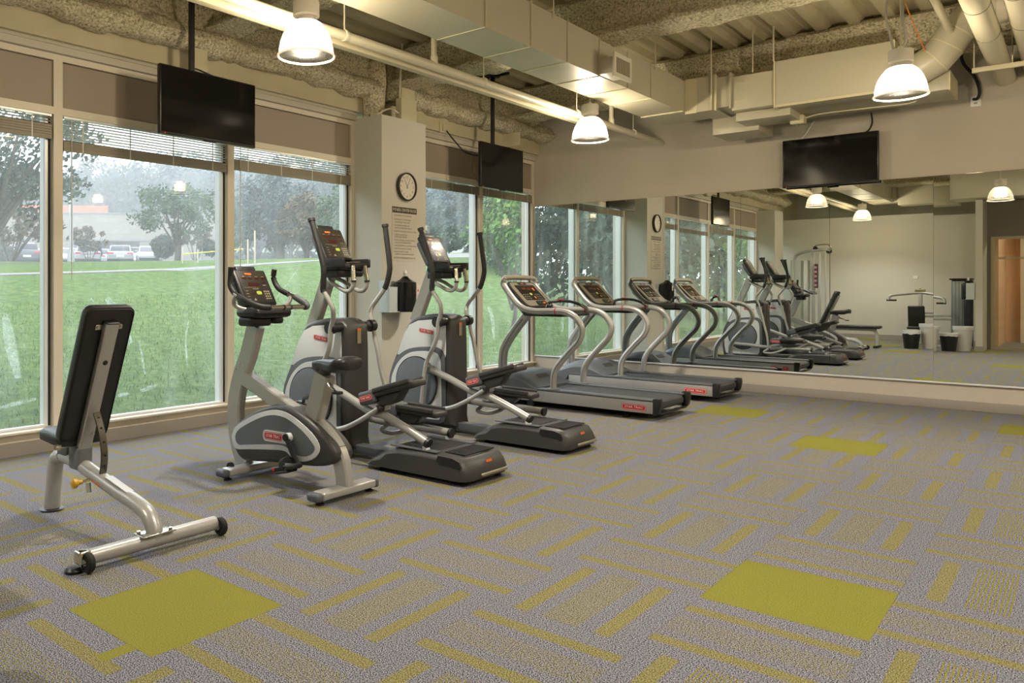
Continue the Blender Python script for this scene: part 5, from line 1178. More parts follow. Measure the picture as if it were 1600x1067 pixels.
for r in range(3):
    for q in range(3):
        b.box(-0.18 + q * 0.045, -0.15 + q * 0.045, Lc * 0.56 - 0.105 + r * 0.032, Lc * 0.56 - 0.085 + r * 0.032, 0.008, 0.0085); b.box(0.075 + q * 0.04, 0.10 + q * 0.04, Lc * 0.56 - 0.105 + r * 0.032, Lc * 0.56 - 0.085 + r * 0.032, 0.008, 0.0085)
for q in range(8): b.box(-0.17 + q * 0.045, -0.155 + q * 0.045, Lc * 0.56 + 0.095, Lc * 0.56 + 0.10, 0.008, 0.0085)
b.build('printed_keys', mat('key_print', (78, 72, 60), 0.5), ds, smooth=0)
b = MB(); plate(b, M, 0.17, 0.028, 0.008, 0.006, 0.010, (0.0, Lc - 0.022)); plate(b, M, 0.20, 0.06, 0.02, 0.006, 0.016, (0.06, 0.04)); b.build('console_insert', BLACK, cf)
b = MB(); plate(b, M, 0.055, 0.014, 0.004, 0.016, 0.018, (0.10, 0.035)); plate(b, M, 0.04, 0.012, 0.004, 0.010, 0.012, (0.0, Lc - 0.022)); b.build('orange_tag', LEDO, cf)
# hand sensor bar in front of the console
b = MB(); b.tube(spl([(-4.40, Y - 0.10, 1.05), (-4.385, Y - 0.10, 1.10), (-4.35, Y - 0.09, 1.125), (-4.28, Y, 1.135), (-4.22, Y + 0.12, 1.125), (-4.16, Y + 0.24, 1.085), (-4.13, Y + 0.31, 1.045)], 6), 0.016, 12, up=(0, 0, 1)); sb = b.build('sensor_bar', BLACK, t)
b = MB(); b.tube(spl([(-4.41, Y - 0.10, 1.03), (-4.395, Y - 0.10, 1.085), (-4.375, Y - 0.10, 1.11)], 5), 0.018, 12, up=(0, 1, 0)); b.build('sensor_plate', CHROME, sb)
b = MB(); b.tube(spl([(-4.17, Y + 0.22, 1.093), (-4.13, Y + 0.31, 1.045)], 4), 0.018, 12, up=(0, 0, 1)); b.build('sensor_plate', CHROME, sb)
b = MB(); b.rbox(-4.32, -4.26, Y - 0.035, Y + 0.035, 1.145, 1.155, 0.004); b.build('red_stop_key', RED, sb, label='red stop key')
t2 = dup(tm, (-4.1, 9.395, 0), 'farther treadmill, closest to the mirror wall')

HAZE = 0.006
# ================================================================ things seen only in the mirror
t = thing('flat_bench', 'flat black weight bench seen in the mirror to the right of the adjustable bench', 'weight bench', (-3.85, 1.0, 0))
Y = 1.0
b = MB(); b.rbox(-4.45, -3.22, Y - 0.14, Y + 0.14, 0.40, 0.465, 0.025); b.build('bench_pad', VINYL, t)
b = MB(); b.rbox(-4.40, -3.30, Y - 0.03, Y + 0.03, 0.345, 0.40, 0.01); b.build('bench_beam', SILVER, t)
for x, s in ((-3.38, 1), (-4.32, -1)):
    b = MB(); b.bar(spl([(x, Y, 0.37), (x + s * 0.06, Y, 0.33), (x + s * 0.085, Y, 0.22), (x + s * 0.09, Y, 0.05)], 5), 0.028, 0.028, 0.005); b.build('leg', SILVER, t)
    b = MB(); b.rbox(x + s * 0.09 - 0.04, x + s * 0.09 + 0.04, Y - 0.22, Y + 0.22, 0.0, 0.05, 0.012); b.build('foot_bar', BLACK, t)
t = thing('cable_machine', 'tall silver cable weight tower in the corner by the windows, seen in the mirror', 'cable machine', (-5.15, -1.45, 0))
Y = -1.45
b = MB(); b.rbox(-5.55, -4.70, Y - 0.30, Y + 0.30, 0.0, 0.05, 0.01); b.rbox(-4.9, -4.1, Y - 0.06, Y + 0.06, 0.0, 0.05, 0.01); b.build('base_frame', SILVER, t)
b = MB(); b.rbox(-5.52, -5.46, Y - 0.26, Y + 0.26, 0.05, 1.95, 0.01); b.rbox(-5.24, -5.20, Y - 0.26, Y + 0.26, 0.05, 1.95, 0.01); b.rbox(-5.46, -5.24, Y + 0.20, Y + 0.23, 0.05, 1.95, 0.01); b.build('stack_shroud', mat('shroud_pale', (176, 182, 176), 0.35), t)
b = MB()
for k in range(16): b.rbox(-5.44, -5.26, Y - 0.18, Y + 0.16, 0.10 + k * 0.042, 0.137 + k * 0.042, 0.004, 1)
b.build('weight_stack', DSILV, t)
b = MB(); b.rbox(-5.10, -5.03, Y - 0.04, Y + 0.04, 0.05, 2.12, 0.01); b.rbox(-4.96, -4.90, Y - 0.04, Y + 0.04, 0.05, 2.12, 0.01); b.cyl((-4.80, Y, 0.05), (-4.80, Y, 2.10), 0.014, 10); b.build('upright', SILVER, t)
b = MB(); b.tube(spl([(-5.49, Y, 1.90), (-5.47, Y, 2.05), (-5.36, Y, 2.13), (-5.1, Y, 2.19), (-4.85, Y, 2.20), (-4.68, Y, 2.18)], 6), 0.035, 14); b.build('top_arm', SILVER, t)
b = MB(); b.tube(spl([(-5.08, Y, 2.20), (-5.02, Y, 2.30), (-4.86, Y, 2.33), (-4.72, Y, 2.31), (-4.65, Y, 2.20)], 5), 0.016, 10); b.build('pull_bar', CHROME, t)
b = MB(); b.cyl((-4.72, Y - 0.03, 2.16), (-4.72, Y + 0.03, 2.16), 0.06, 20); b.cyl((-5.02, Y - 0.03, 2.24), (-5.02, Y + 0.03, 2.24), 0.05, 20); b.build('pulley', BLACK, t)
b = MB(); b.cyl((-4.70, Y, 0.5), (-4.70, Y, 2.16), 0.006, 6); b.rbox(-4.72, -4.68, Y - 0.01, Y + 0.01, 0.6, 0.75, 0.004); b.build('cable', mat('cable_brown', (92, 70, 48), 0.6), t)
b = MB(); b.box(-5.02, -4.97, Y - 0.05, Y + 0.10, 1.25, 1.85); b.mi = 1
for k in range(5): b.box(-5.025, -4.965, Y + 0.1, Y + 0.105, 1.30 + k * 0.11, 1.35 + k * 0.11)
b.build('instruction_plate', [mat('plate_dark', (60, 52, 60), 0.5), mat('plate_print', (180, 120, 120), 0.5)], t)
t = thing('chest_press_machine', 'chest press machine with black seat and tall weight column, seen in the mirror', 'weight machine', (-2.6, -1.0, 0))
Y = -1.0
b = MB(); b.rbox(-2.24, -1.98, Y - 0.16, Y + 0.02, 0.04, 1.50, 0.03); cl_ = b.build('weight_column', mat('column_silver', (150, 156, 160), 0.3, 0.6), t)
b = MB(); b.rbox(-1.985, -1.85, Y - 0.15, Y + 0.10, 0.04, 1.49, 0.02); b.rbox(-2.26, -1.84, Y - 0.18, Y + 0.11, 1.495, 1.53, 0.012); b.build('column_cover', BLACK, cl_)
b = MB()
for k in range(4): b.box(-2.22 + k * 0.06, -2.205 + k * 0.06, Y + 0.0195, Y + 0.024, 0.08, 1.46)
b.build('column_rib', DSILV, cl_)
b = MB(); b.rbox(-2.80, -2.22, Y - 0.03, Y + 0.03, 0.60, 0.66, 0.01); b.rbox(-2.80, -2.22, Y - 0.03, Y + 0.03, 0.68, 0.72, 0.01); b.rbox(-2.84, -2.76, Y - 0.04, Y + 0.04, 0.04, 1.12, 0.01); b.rbox(-3.1, -1.85, Y - 0.08, Y + 0.10, 0.0, 0.05, 0.01); b.build('machine_frame', SILVER, t)
b = MB(); b.M = Matrix.Translation((-2.86, Y + 0.10, 0.60)) @ Matrix.Rotation(radians(-8), 4, 'X'); b.rbox(-0.16, 0.16, -0.03, 0.03, -0.24, 0.26, 0.028); b.build('backrest', VINYL, t)
b = MB(); b.rbox(-3.0, -2.72, Y + 0.10, Y + 0.42, 0.34, 0.40, 0.025); b.build('seat', VINYL, t)
b = MB(); b.tube(spl([(-3.38, Y + 0.18, 0.98), (-3.34, Y + 0.16, 1.08), (-3.1, Y + 0.08, 1.12), (-2.80, Y, 1.15), (-2.55, Y + 0.08, 1.12), (-2.36, Y + 0.16, 1.08), (-2.33, Y + 0.18, 0.98)], 6), 0.032, 14, up=(0, 0, 1)); b.build('press_arm', SILVER, t)
b = MB(); b.rbox(-3.42, -3.22, Y + 0.16, Y + 0.21, 0.96, 1.0, 0.015); b.rbox(-2.48, -2.30, Y + 0.16, Y + 0.21, 0.96, 1.0, 0.015); b.build('press_grip', GRIP, t)
b = MB(); b.cyl((-2.9, Y, 1.2), (-2.7, Y, 1.2), 0.03, 12); b.cyl((-2.80, Y, 1.18), (-2.80, Y, 1.25), 0.014, 8); b.build('arm_pivot', mat('pivot_brass', (150, 130, 90), 0.4, 0.5), t)
BAG = mat('bin_bag_white', (206, 206, 204), 0.45)
def bin_(x, y, h, r, m, lab):
    t = thing('waste_bin', lab, 'bin', (x, y, 0), 'waste bins along the stub wall')
    b = MB(); b.lathe([(0.0, 0.0), (r * 0.74, 0.0), (r * 0.76, 0.01), (r, h), (r * 0.96, h), (r * 0.72, 0.02), (0.0, 0.02)], (x, y, 0), 28); b.build('bucket', m, t)
    b = MB(); pr = [(r * 1.03, h - 0.06), (r * 1.05, h + 0.004), (r * 0.93, h + 0.008), (r * 0.90, h - 0.05)]; b.lathe(pr, (x, y, 0), 40, closed=True)
    for v in b.V:
        if v.z < h - 0.02: v.z += 0.02 * noise.noise(Vector((v.x * 20, v.y * 20, h)))
    b.build('bag', BAG, t); return t
BINK = mat('bin_black', (28, 28, 30), 0.4); BINW = mat('bin_white', (196, 192, 184), 0.4)
bin_(-2.72, 0.80, 0.37, 0.165, BINK, 'black waste bin with white bag furthest from the stub wall, seen in the mirror')
bin_(-2.44, 0.55, 0.51, 0.175, BINW, 'tall white waste bin between the two black bins, seen in the mirror')
bin_(-2.14, 0.28, 0.37, 0.165, BINK, 'black waste bin between the two white bins, seen in the mirror')
bin_(-1.92, 0.05, 0.51, 0.175, BINW, 'tall white waste bin against the stub wall, seen in the mirror')
b = MB(); b.rbox(-3.10, -3.00, YB + 0.0005, YB + 0.010, 1.47, 1.55, 0.003)
tag(b.build('wall_switch', OUT), 'small white switch plate in the middle of the back wall, seen in the mirror', 'switch')

# ================================================================ outdoors
def sm(a, b_, x):
    q = max(0, min(1, (x - a) / (b_ - a))); return q * q * (3 - 2 * q)
def zp(y): return 1.1 + 0.065 * (max(-16.0, min(y, 34.0)) - 3)
def gz(x, y):
    if x > -6.25: return -0.02
    if x > -20: 
        q = (-x - 6.25) / 13.75
        return -0.02 + zp(y) * q
    q = min(1, (-x - 20) / 32.0)
    return zp(y) * (1 - q) + 2.85 * q + max(0, -x - 118) * 0.10 + max(0, y - 75) * 0.07
def Wp(u, d):
    t_ = (u - 584) / 1228.0; C_, S_ = cos(radians(42.25)), sin(radians(42.25))
    return d * (t_ * C_ - S_), d * (t_ * S_ + C_)
def Zv(v, d): return 1.296 + (447.3 - v) * d / 1228.0
def grass_mat():
    m = bpy.data.materials.new('lawn_grass'); m.use_nodes = True; nt = m.node_tree; N = nt.nodes; L = nt.links
    b = N['Principled BSDF']; b.inputs['Roughness'].default_value = 0.9; b.inputs['Specular IOR Level'].default_value = 0.2
    g = N.new('ShaderNodeNewGeometry')
    n1 = N.new('ShaderNodeTexNoise'); n1.inputs['Scale'].default_value = 5; n1.inputs['Detail'].default_value = 12; n1.inputs['Roughness'].default_value = 0.92
    n2 = N.new('ShaderNodeTexNoise'); n2.inputs['Scale'].default_value = 0.5; n2.inputs['Detail'].default_value = 3
    L.new(g.outputs['Position'], n1.inputs['Vector']); L.new(g.outputs['Position'], n2.inputs['Vector'])
    r = N.new('ShaderNodeValToRGB'); r.color_ramp.elements[0].position = 0.36; r.color_ramp.elements[0].color = rgb(37, 56, 20)
    r.color_ramp.elements[1].position = 0.64; r.color_ramp.elements[1].color = rgb(127, 141, 88)
    e = r.color_ramp.elements.new(0.5); e.color = rgb(76, 100, 49); L.new(n1.outputs['Fac'], r.inputs[0])
    mx = N.new('ShaderNodeMix'); mx.data_type = 'RGBA'; mx.blend_type = 'MULTIPLY'; mx.inputs[0].default_value = 0.5
    r2 = N.new('ShaderNodeValToRGB'); r2.color_ramp.elements[0].position = 0.35; r2.color_ramp.elements[0].color = (0.75, 0.85, 0.65, 1); r2.color_ramp.elements[1].position = 0.65; r2.color_ramp.elements[1].color = (1.0, 1.0, 1.0, 1)
    L.new(n2.outputs['Fac'], r2.inputs[0]); L.new(r.outputs[0], mx.inputs[6]); L.new(r2.outputs[0], mx.inputs[7]); L.new(mx.outputs[2], b.inputs['Base Color'])
    bp = N.new('ShaderNodeBump'); bp.inputs['Strength'].default_value = 0.6; bp.inputs['Distance'].default_value = 0.08
    L.new(n1.outputs['Fac'], bp.inputs['Height']); L.new(bp.outputs['Normal'], b.inputs['Normal'])
    return m
GR = grass_mat()
b = MB(); xs = [-6.31, -8, -10, -12, -14, -16, -18, -20, -22, -25, -30, -36, -44, -52, -70, -100, -150, -230]; ys = [-120, -80, -50, -35, -25, -16] + [-12 + 3 * k for k in range(17)] + [44, 56, 70, 90, 120, 170, 260]
vs = [(x, y, gz(x, y)) for x in xs for y in ys]; m_ = len(ys)
b.add(vs, [(i * m_ + j, i * m_ + j + 1, (i + 1) * m_ + j + 1, (i + 1) * m_ + j) for i in range(len(xs) - 1) for j in range(m_ - 1)])
o = b.build('lawn', GR, origin=False, smooth=80); o['kind'] = 'structure'
CONC = mat('concrete_path', (112, 111, 110), 0.8, var=0.05, vscale=2); ASPH = mat('asphalt', (92, 94, 98), 0.85, var=0.06, vscale=1.5)
def strip(name, pts, w, m, lab, dz=0.03, th=0.10):
    P = []
    for k in range(len(pts) - 1):
        for j in range(8): P.append(Vector(pts[k]).lerp(Vector(pts[k + 1]), j / 8))
    P.append(Vector(pts[-1])); b = MB(); vs = []
    for k, p in enumerate(P):
        t_ = (P[min(k + 1, len(P) - 1)] - P[max(k - 1, 0)]).normalized(); n = Vector((-t_.y, t_.x))
        a = p - n * w / 2; c = p + n * w / 2; za = gz(a.x, a.y) + dz; zc = gz(c.x, c.y) + dz
        vs += [(a.x, a.y, za - th), (a.x, a.y, za), (c.x, c.y, zc), (c.x, c.y, zc - th)]
    fs = []
    for k in range(len(P) - 1):
        for i in range(4): fs.append((4 * k + i, 4 * k + (i + 1) % 4, 4 * k + 4 + (i + 1) % 4, 4 * k + 4 + i))
    b.add(vs, fs); o = b.build(name, m, origin=False); o['kind'] = 'structure'; return o
strip('path', [(-23.0, -2), (-22.5, 9.2), (-20.2, 13.6), (-20.9, 19.7), (-19.5, 28.0), (-15, 36), (-8, 44)], 1.0, CONC, '')
strip('road', [(-17.6, 30.5), (-12.5, 36.5), (-4, 45), (6, 52)], 4.2, CONC, '', 0.05)
strip('parking_lot', [(-74, 8), (-62, 26), (-56.5, 38), (-50, 60)], 13, ASPH, '', 0.02, 0.3)
# --- building across the parking lot
BRK = bpy.data.materials.new('pale_block_wall'); BRK.use_nodes = True; nt = BRK.node_tree
br = nt.nodes.new('ShaderNodeTexBrick'); br.inputs['Scale'].default_value = 1.0; br.inputs['Color1'].default_value = rgb(145, 137, 128); br.inputs['Color2'].default_value = rgb(130, 124, 117); br.inputs['Mortar'].default_value = rgb(119, 115, 108)
br.inputs['Brick Width'].default_value = 1.2; br.inputs['Row Height'].default_value = 0.6; br.inputs['Mortar Size'].default_value = 0.02
tc = nt.nodes.new('ShaderNodeTexCoord'); mp = nt.nodes.new('ShaderNodeMapping'); mp.inputs['Rotation'].default_value = (radians(90), 0, 0)
nt.links.new(tc.outputs['Object'], mp.inputs[0]); nt.links.new(mp.outputs[0], br.inputs['Vector']); nt.links.new(br.outputs['Color'], nt.nodes['Principled BSDF'].inputs['Base Color']); nt.nodes['Principled BSDF'].inputs['Roughness'].default_value = 0.8
a0 = Vector((*Wp(-60, 84), 2.85)); a1 = Vector((*Wp(345, 88), 2.85)); ex = (a1 - a0); LB = ex.length; ex.normalize()
t = thing('office_building', 'long low pale office building with dark entrance and orange rooftop panel across the parking lot', 'building', a0)
t.rotation_euler = (0, 0, math.atan2(ex.y, ex.x)); ORG = Vector((0, 0, 0))
def ub(u, v):   # pixel column -> position along the facade
    best = 0
    lo_, hi_ = 0, LB
    for _ in range(40):
        s_ = (lo_ + hi_) / 2; p = a0 + ex * s_; C_, S_ = cos(radians(42.25)), sin(radians(42.25)); uu = 584 + 1228 * (p.x * C_ + p.y * S_) / (-p.x * S_ + p.y * C_)
        if uu < u: lo_ = s_
        else: hi_ = s_
    return lo_
HB = 8.3 - 2.85 + 0.95
b = MB(); xa, xb = ub(148, 0), ub(218, 0)
b.box(0, xa, 0, 30, 0, HB); b.box(xb, LB, 0, 30, 0, HB); b.box(xa, xb, 0, 30, 3.4, HB); b.box(xa, xb, 2.5, 30, 0, 3.4); b.build('wall', BRK, t, smooth=0)
b = MB(); b.box(xa, xb, 2.0, 2.2, 0, 3.4); b.build('entrance_glazing', mat('dark_glazing', (62, 64, 78), 0.15), t)
b = MB(); k = xa
while k < xb: b.box(k - 0.05, k + 0.05, 1.9, 2.0, 0, 3.4); k += 1.5
b.build('entrance_mullion', mat('mullion_dark', (44, 44, 52), 0.4), t)
b = MB(); b.box(-0.1, LB + 0.1, -0.12, 0.0, 3.45, 3.6); b.box(-0.1, LB + 0.1, -0.12, 0.3, HB, HB + 0.12); b.build('wall_trim', mat('trim_greyblue', (120, 122, 128), 0.5), t)
b = MB(); b.box(0, xa, -0.15, 0, 0, 1.2); b.box(xb, LB, -0.15, 0, 0, 0.9); b.build('plinth', mat('plinth_brown', (132, 118, 108), 0.8), t)
b = MB(); b.box(ub(116, 0), ub(132, 0), -0.05, 0, 2.5, 3.45 - 0.4); b.build('window', mat('win_dark', (80, 84, 96), 0.2), t)
b = MB(); b.box(0.5, ub(160, 0), 3.0, 3.4, HB, HB + 1.15); b.build('rooftop_panel', mat('rooftop_orange', (214, 100, 66), 0.5), t, label='orange rooftop panel')
b = MB()
for x in (ub(196, 0), ub(201, 0)): b.cyl((x, 1.85, 1.75 + 0.0), (x, 1.9, 1.75), 0.14, 10)
b.build('entrance_light', mat('entry_light', (255, 220, 150), 0.4, emit=(255, 220, 150), estr=2.5), t)
# --- cars
def car(name_col, body, lab, x, y, rz, suv=False, rear=True):
    global ORG
    t = thing('car', lab, 'car', (0, 0, 0), 'cars parked in front of the office building'); h = 0.18 if suv else 0.0
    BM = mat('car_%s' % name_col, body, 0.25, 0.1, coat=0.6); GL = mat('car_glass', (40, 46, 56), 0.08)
    lo_ = [(-2.25, .30), (-2.28, .55), (-2.20, .82 + h * .5), (-1.65, .96 + h), (1.0, .98 + h), (1.75, .88 + h * .6), (2.2, .72 + h * .4), (2.26, .5), (2.2, .28), (1.75, .22), (-1.8, .22)]
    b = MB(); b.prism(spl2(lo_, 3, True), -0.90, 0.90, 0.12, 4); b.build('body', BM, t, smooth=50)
    gh = [(-1.75 - h, .93 + h), (-1.25 - 2 * h, 1.34 + h), (-.65, 1.43 + h), (.25, 1.42 + h), (1.15, .96 + h)]
    b = MB(); b.prism(spl2(gh, 3), -0.74, 0.74, 0.14, 4); b.build('windows', GL, t, smooth=50)
    b = MB(); b.prism([(-1.22 - 2 * h, 1.335 + h), (-.65, 1.44 + h), (.25, 1.435 + h), (.42, 1.36 + h), (.3, 1.40 + h), (-.65, 1.40 + h)], -0.66, 0.66, 0.02, 2)
    for s in (-1, 1): b.bar([(-1.7 - h, s * 0.70, .95 + h), (-1.22 - 2 * h, s * 0.64, 1.36 + h)], 0.05, 0.04, 0.01); b.bar([(1.1, s * 0.72, .95 + h), (.3, s * 0.64, 1.40 + h)], 0.035, 0.04, 0.01); b.rbox(0.75, 0.95, s * 0.92 - 0.1, s * 0.92 + 0.1, 0.95 + h, 1.08 + h, 0.03)
    b.build('roof', BM, t)
    for xx in (-1.4, 1.4):
        for s in (-1, 1):
            b = MB(); b.lathe([(0.0, -0.11), (0.2, -0.11), (0.30, -0.10), (0.325, -0.05), (0.325, 0.05), (0.30, 0.10), (0.2, 0.11), (0, 0.11)], (xx, s * 0.80, 0.325), 20, (0, 1, 0)); w = b.build('wheel', RUBBER, t)
            b = MB(); b.cyl((xx, s * 0.88, 0.325), (xx, s * 0.92, 0.325), 0.19, 14); b.build('hubcap', SILVER, w)
    b = MB()
    for s in (-1, 1): b.rbox(-2.27, -2.12, s * 0.66 - 0.2, s * 0.66 + 0.2, 0.70 + h * .5, 0.84 + h * .5, 0.03)
    b.build('tail_light', mat('tail_red', (190, 24, 40), 0.3), t)
    b = MB()
    for s in (-1, 1): b.rbox(2.02, 2.22, s * 0.66 - 0.18, s * 0.66 + 0.18, 0.62, 0.76, 0.03)
    b.build('headlight', mat('head_lamp', (210, 214, 220), 0.2), t)
    b = MB(); b.box(-2.30, -2.26, -0.26, 0.26, 0.52, 0.66); b.build('number_plate', WHITE, t)
    b = MB(); b.rbox(-2.30, -2.20, -0.85, 0.85, 0.26, 0.40, 0.03); b.rbox(2.18, 2.27, -0.7, 0.7, 0.30, 0.50, 0.03); b.build('bumper_trim', BLACK, t)
    t.location = (x, y, gz(x, y) + 0.02); t.rotation_euler = (0, 0, rz)
    return t
face = math.atan2(-1, 1.9)   # pointing away from the camera is roughly (-.89,.45)
def cr(u, d, col, body, lab, away=True, suv=False, da=0.0):
    x, y = Wp(u, d); a = math.atan2(y, x) + (0 if away else pi) + da
    return car(col, body, lab, x, y, a, suv)
cr(37, 58, 'charcoal', (58, 60, 72), 'dark grey car with red tail lights at the left, seen through the left window', True, True, 0.1)
cr(56, 63, 'slate', (84, 92, 112), 'slate blue car half hidden behind the dark grey one', True, False, 0.5)
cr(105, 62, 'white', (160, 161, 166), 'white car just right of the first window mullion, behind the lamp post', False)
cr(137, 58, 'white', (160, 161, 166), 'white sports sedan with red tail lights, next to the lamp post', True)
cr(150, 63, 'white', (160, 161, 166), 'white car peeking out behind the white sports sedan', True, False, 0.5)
cr(188, 58, 'silverwhite', (138, 140, 146), 'silver white sedan in the middle of the parked row', True)
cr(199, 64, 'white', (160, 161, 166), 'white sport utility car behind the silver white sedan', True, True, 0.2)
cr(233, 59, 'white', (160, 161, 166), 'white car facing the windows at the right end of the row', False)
for k, u in enumerate((392, 403, 415, 428)):
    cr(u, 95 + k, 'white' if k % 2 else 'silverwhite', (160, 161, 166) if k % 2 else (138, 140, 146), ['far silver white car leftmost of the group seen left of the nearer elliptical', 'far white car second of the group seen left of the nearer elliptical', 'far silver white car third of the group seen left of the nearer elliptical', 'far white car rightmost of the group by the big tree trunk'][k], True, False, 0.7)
# --- lamp post, stakes, parking sign
POST = mat('post_grey', (168, 172, 176), 0.4, 0.3)
x, y = Wp(111, 46); b = MB(); b.cyl((x, y, gz(x, y)), (x, y, 9.5), 0.12, 12, r2=0.09); b.cyl((x, y, gz(x, y)), (x, y, gz(x, y) + 0.5), 0.2, 12)
tag(b.build('lamp_post', POST), 'slim grey lamp post standing in the lawn outside the second window', 'lamp post')
x, y = Wp(316, 56); t = thing('parking_sign', 'small blue parking sign on a post near the office entrance tree', 'sign', (x, y, gz(x, y)))
b = MB(); b.cyl((x, y, gz(x, y)), (x, y, gz(x, y) + 2.6), 0.05, 8); b.build('post', POST, t)
b = MB(); b.M = Matrix.Translation((x, y, gz(x, y) + 2.1)) @ Matrix.Rotation(math.atan2(-y, -x), 4, 'Z'); b.rbox(0.03, 0.07, -0.22, 0.22, -0.35, 0.55, 0.01); b.build('panel', mat('sign_blue', (110, 132, 160), 0.4), t)
b = MB(); b.M = Matrix.Translation((x, y, gz(x, y) + 2.1)) @ Matrix.Rotation(math.atan2(-y, -x), 4, 'Z'); b.cyl((0.07, 0, 0.3), (0.075, 0, 0.3), 0.10, 14); b.box(0.07, 0.075, -0.15, 0.15, -0.2, 0.1); b.build('sign_mark', WHITE, t)
for u, d, h, lab in ((285, 30, 0.6, 'left wooden stake in the lawn outside the second window'), (309, 30, 0.5, 'right wooden stake in the lawn outside the second window'), (387, 27, 0.85, 'left stake outside the third window'), (398, 26, 1.15, 'taller stake outside the third window')):
    x, y = Wp(u, d); b = MB(); b.rbox(x - 0.02, x + 0.02, y - 0.02, y + 0.02, gz(x, y) - 0.05, gz(x, y) + h, 0.005)
    tag(b.build('lawn_stake', mat('stake_wood', (176, 166, 148), 0.7)), lab, 'stake', 'stakes in the lawn')
x0, y0 = Wp(285, 30); x1, y1 = Wp(380, 30); b = MB(); b.tube([(x0, y0, gz(x0, y0) + 0.35), ((x0 + x1) / 2, (y0 + y1) / 2, gz(x1, y1) + 0.4), (x1, y1, gz(x1, y1) + 0.5)], 0.02, 6)
tag(b.build('barrier_tape', mat('tape_yellow', (214, 190, 60), 0.5)), 'yellow barrier tape strung between the lawn stakes', 'tape')
# --- vegetation
def leafm(name, c1, c2):
    m = bpy.data.materials.new(name); m.use_nodes = True; nt = m.node_tree; N = nt.nodes; L = nt.links
    b = N['Principled BSDF']; b.inputs['Roughness'].default_value = 0.7; b.inputs['Specular IOR Level'].default_value = 0.2
    g = N.new('ShaderNodeNewGeometry'); n = N.new('ShaderNodeTexNoise'); n.inputs['Scale'].default_value = 1.7; n.inputs['Detail'].default_value = 4; L.new(g.outputs['Position'], n.inputs['Vector'])
    ad = N.new('ShaderNodeMath'); ad.operation = 'MULTIPLY_ADD'; ad.inputs[1].default_value = 0.35; L.new(g.outputs['Random Per Island'], ad.inputs[0]); 
    s_ = N.new('ShaderNodeMath'); s_.operation = 'MULTIPLY'; s_.inputs[1].default_value = 0.9; L.new(n.outputs['Fac'], s_.inputs[0]); L.new(s_.outputs[0], ad.inputs[2])
    r = N.new('ShaderNodeValToRGB'); r.color_ramp.elements[0].position = 0.40; r.color_ramp.elements[0].color = rgb(*c1); r.color_ramp.elements[1].position = 0.85; r.color_ramp.elements[1].color = rgb(*c2)
    L.new(ad.outputs[0], r.inputs[0]); L.new(r.outputs[0], b.inputs['Base Color'])
    return m
LD = leafm('leaf_dark', (49, 61, 55), (86, 99, 86)); LM = leafm('leaf_mid', (56, 73, 51), (96, 113, 84)); LG = leafm('leaf_bright', (56, 89, 37), (108, 139, 72)); LR = leafm('leaf_russet', (79, 72, 58), (120, 106, 89)); LB_ = leafm('leaf_hazed', (61, 73, 75), (92, 104, 103))  # bluish grey leaf tones carry distant haze in the colour
BARK = mat('bark', (92, 84, 78), 0.9, var=0.15, vscale=5)
def crown(b, c, rad, nb, nl, ls, rng, blob=0.33, hollow=0.45):
    for _ in range(nb):
        while True:
            p = Vector((rng.uniform(-1, 1), rng.uniform(-1, 1), rng.uniform(-1, 1)))
            if hollow < p.length < 1: break
        cc = Vector(c) + Vector((p.x * rad[0], p.y * rad[1], p.z * rad[2])); br_ = blob * (0.6 + 0.6 * rng.random()) * min(rad)
        for _ in range(nl):
            d = Vector((rng.gauss(0, 1), rng.gauss(0, 1), rng.gauss(0, 0.75))).normalized() * br_ * rng.random() ** 0.45
            q = cc + d; s_ = ls * rng.uniform(0.6, 1.3)
            a = Vector((rng.gauss(0, 1), rng.gauss(0, 1), rng.gauss(0, 1))).normalized(); e = a.orthogonal().normalized() * s_; f = a.cross(e).normalized() * s_ * 0.6
            b.add([q - e, q + f, q + e, q - f], [(0, 1, 2, 3)])
def tree(lab, u, d, vtop, vbot, wpx, leaf, nb, nl, ls, seed, multi=False, trunk=0.2, group='trees beyond the lawn', name='leafy_tree', cat='tree', pos=None, hollow=0.45, ub_=None):
    rng = random.Random(seed); x, y = pos if pos else Wp(u, d); g = gz(x, y) - 0.1
    zt, zb = (Zv(vtop, d), Zv(vbot, d)) if d else (vtop, vbot)
    r = (wpx * d / 1228.0 / 2) if d else wpx / 2; c = Vector((x, y, (zt + zb) / 2)); hz = (zt - zb) / 2
    t = thing(name, lab, cat, (x, y, g), group)
    b = MB(); crown(b, c, (r, r, hz), nb, nl, ls, rng, hollow=hollow); b.build('foliage', leaf, t, smooth=0)
    if trunk:
        b = MB()
        if not multi: b.tube(spl([(x, y, g), (x + 0.1, y, (g + zb) / 2), (x, y + 0.1, zb + hz * 0.5)], 4), [trunk * (1 - 0.03 * k) for k in range(9)], 10, up=(1, 0, 0))
        for k in range(9):
            a = 2 * pi * k / 9 + rng.random(); el = rng.uniform(0.4, 0.9); z0 = (zb - (zb - g) * (0.35 if not multi else 0.9)) if multi or k % 2 else zb
            b.tube(spl([(x, y, z0 - 0.3), (x + cos(a) * r * 0.35, y + sin(a) * r * 0.35, z0 + (zb + hz - z0) * 0.5), (x + cos(a) * r * 0.75, y + sin(a) * r * 0.75, zb + hz * (0.6 + el))], 4), [trunk * 0.42 * (1 - 0.09 * j) for j in range(9)], 6, up=(1, 0, 0))
        b.build('trunk', BARK, t)
    return t
bt = tree('tall dark tree at the far left of the background row', 20, 105, 262, 395, 150, LB_, 90, 110, 0.30, 1, trunk=0.35, group='background trees behind the office building', hollow=0.2)
rng = random.Random(5)
k = 0
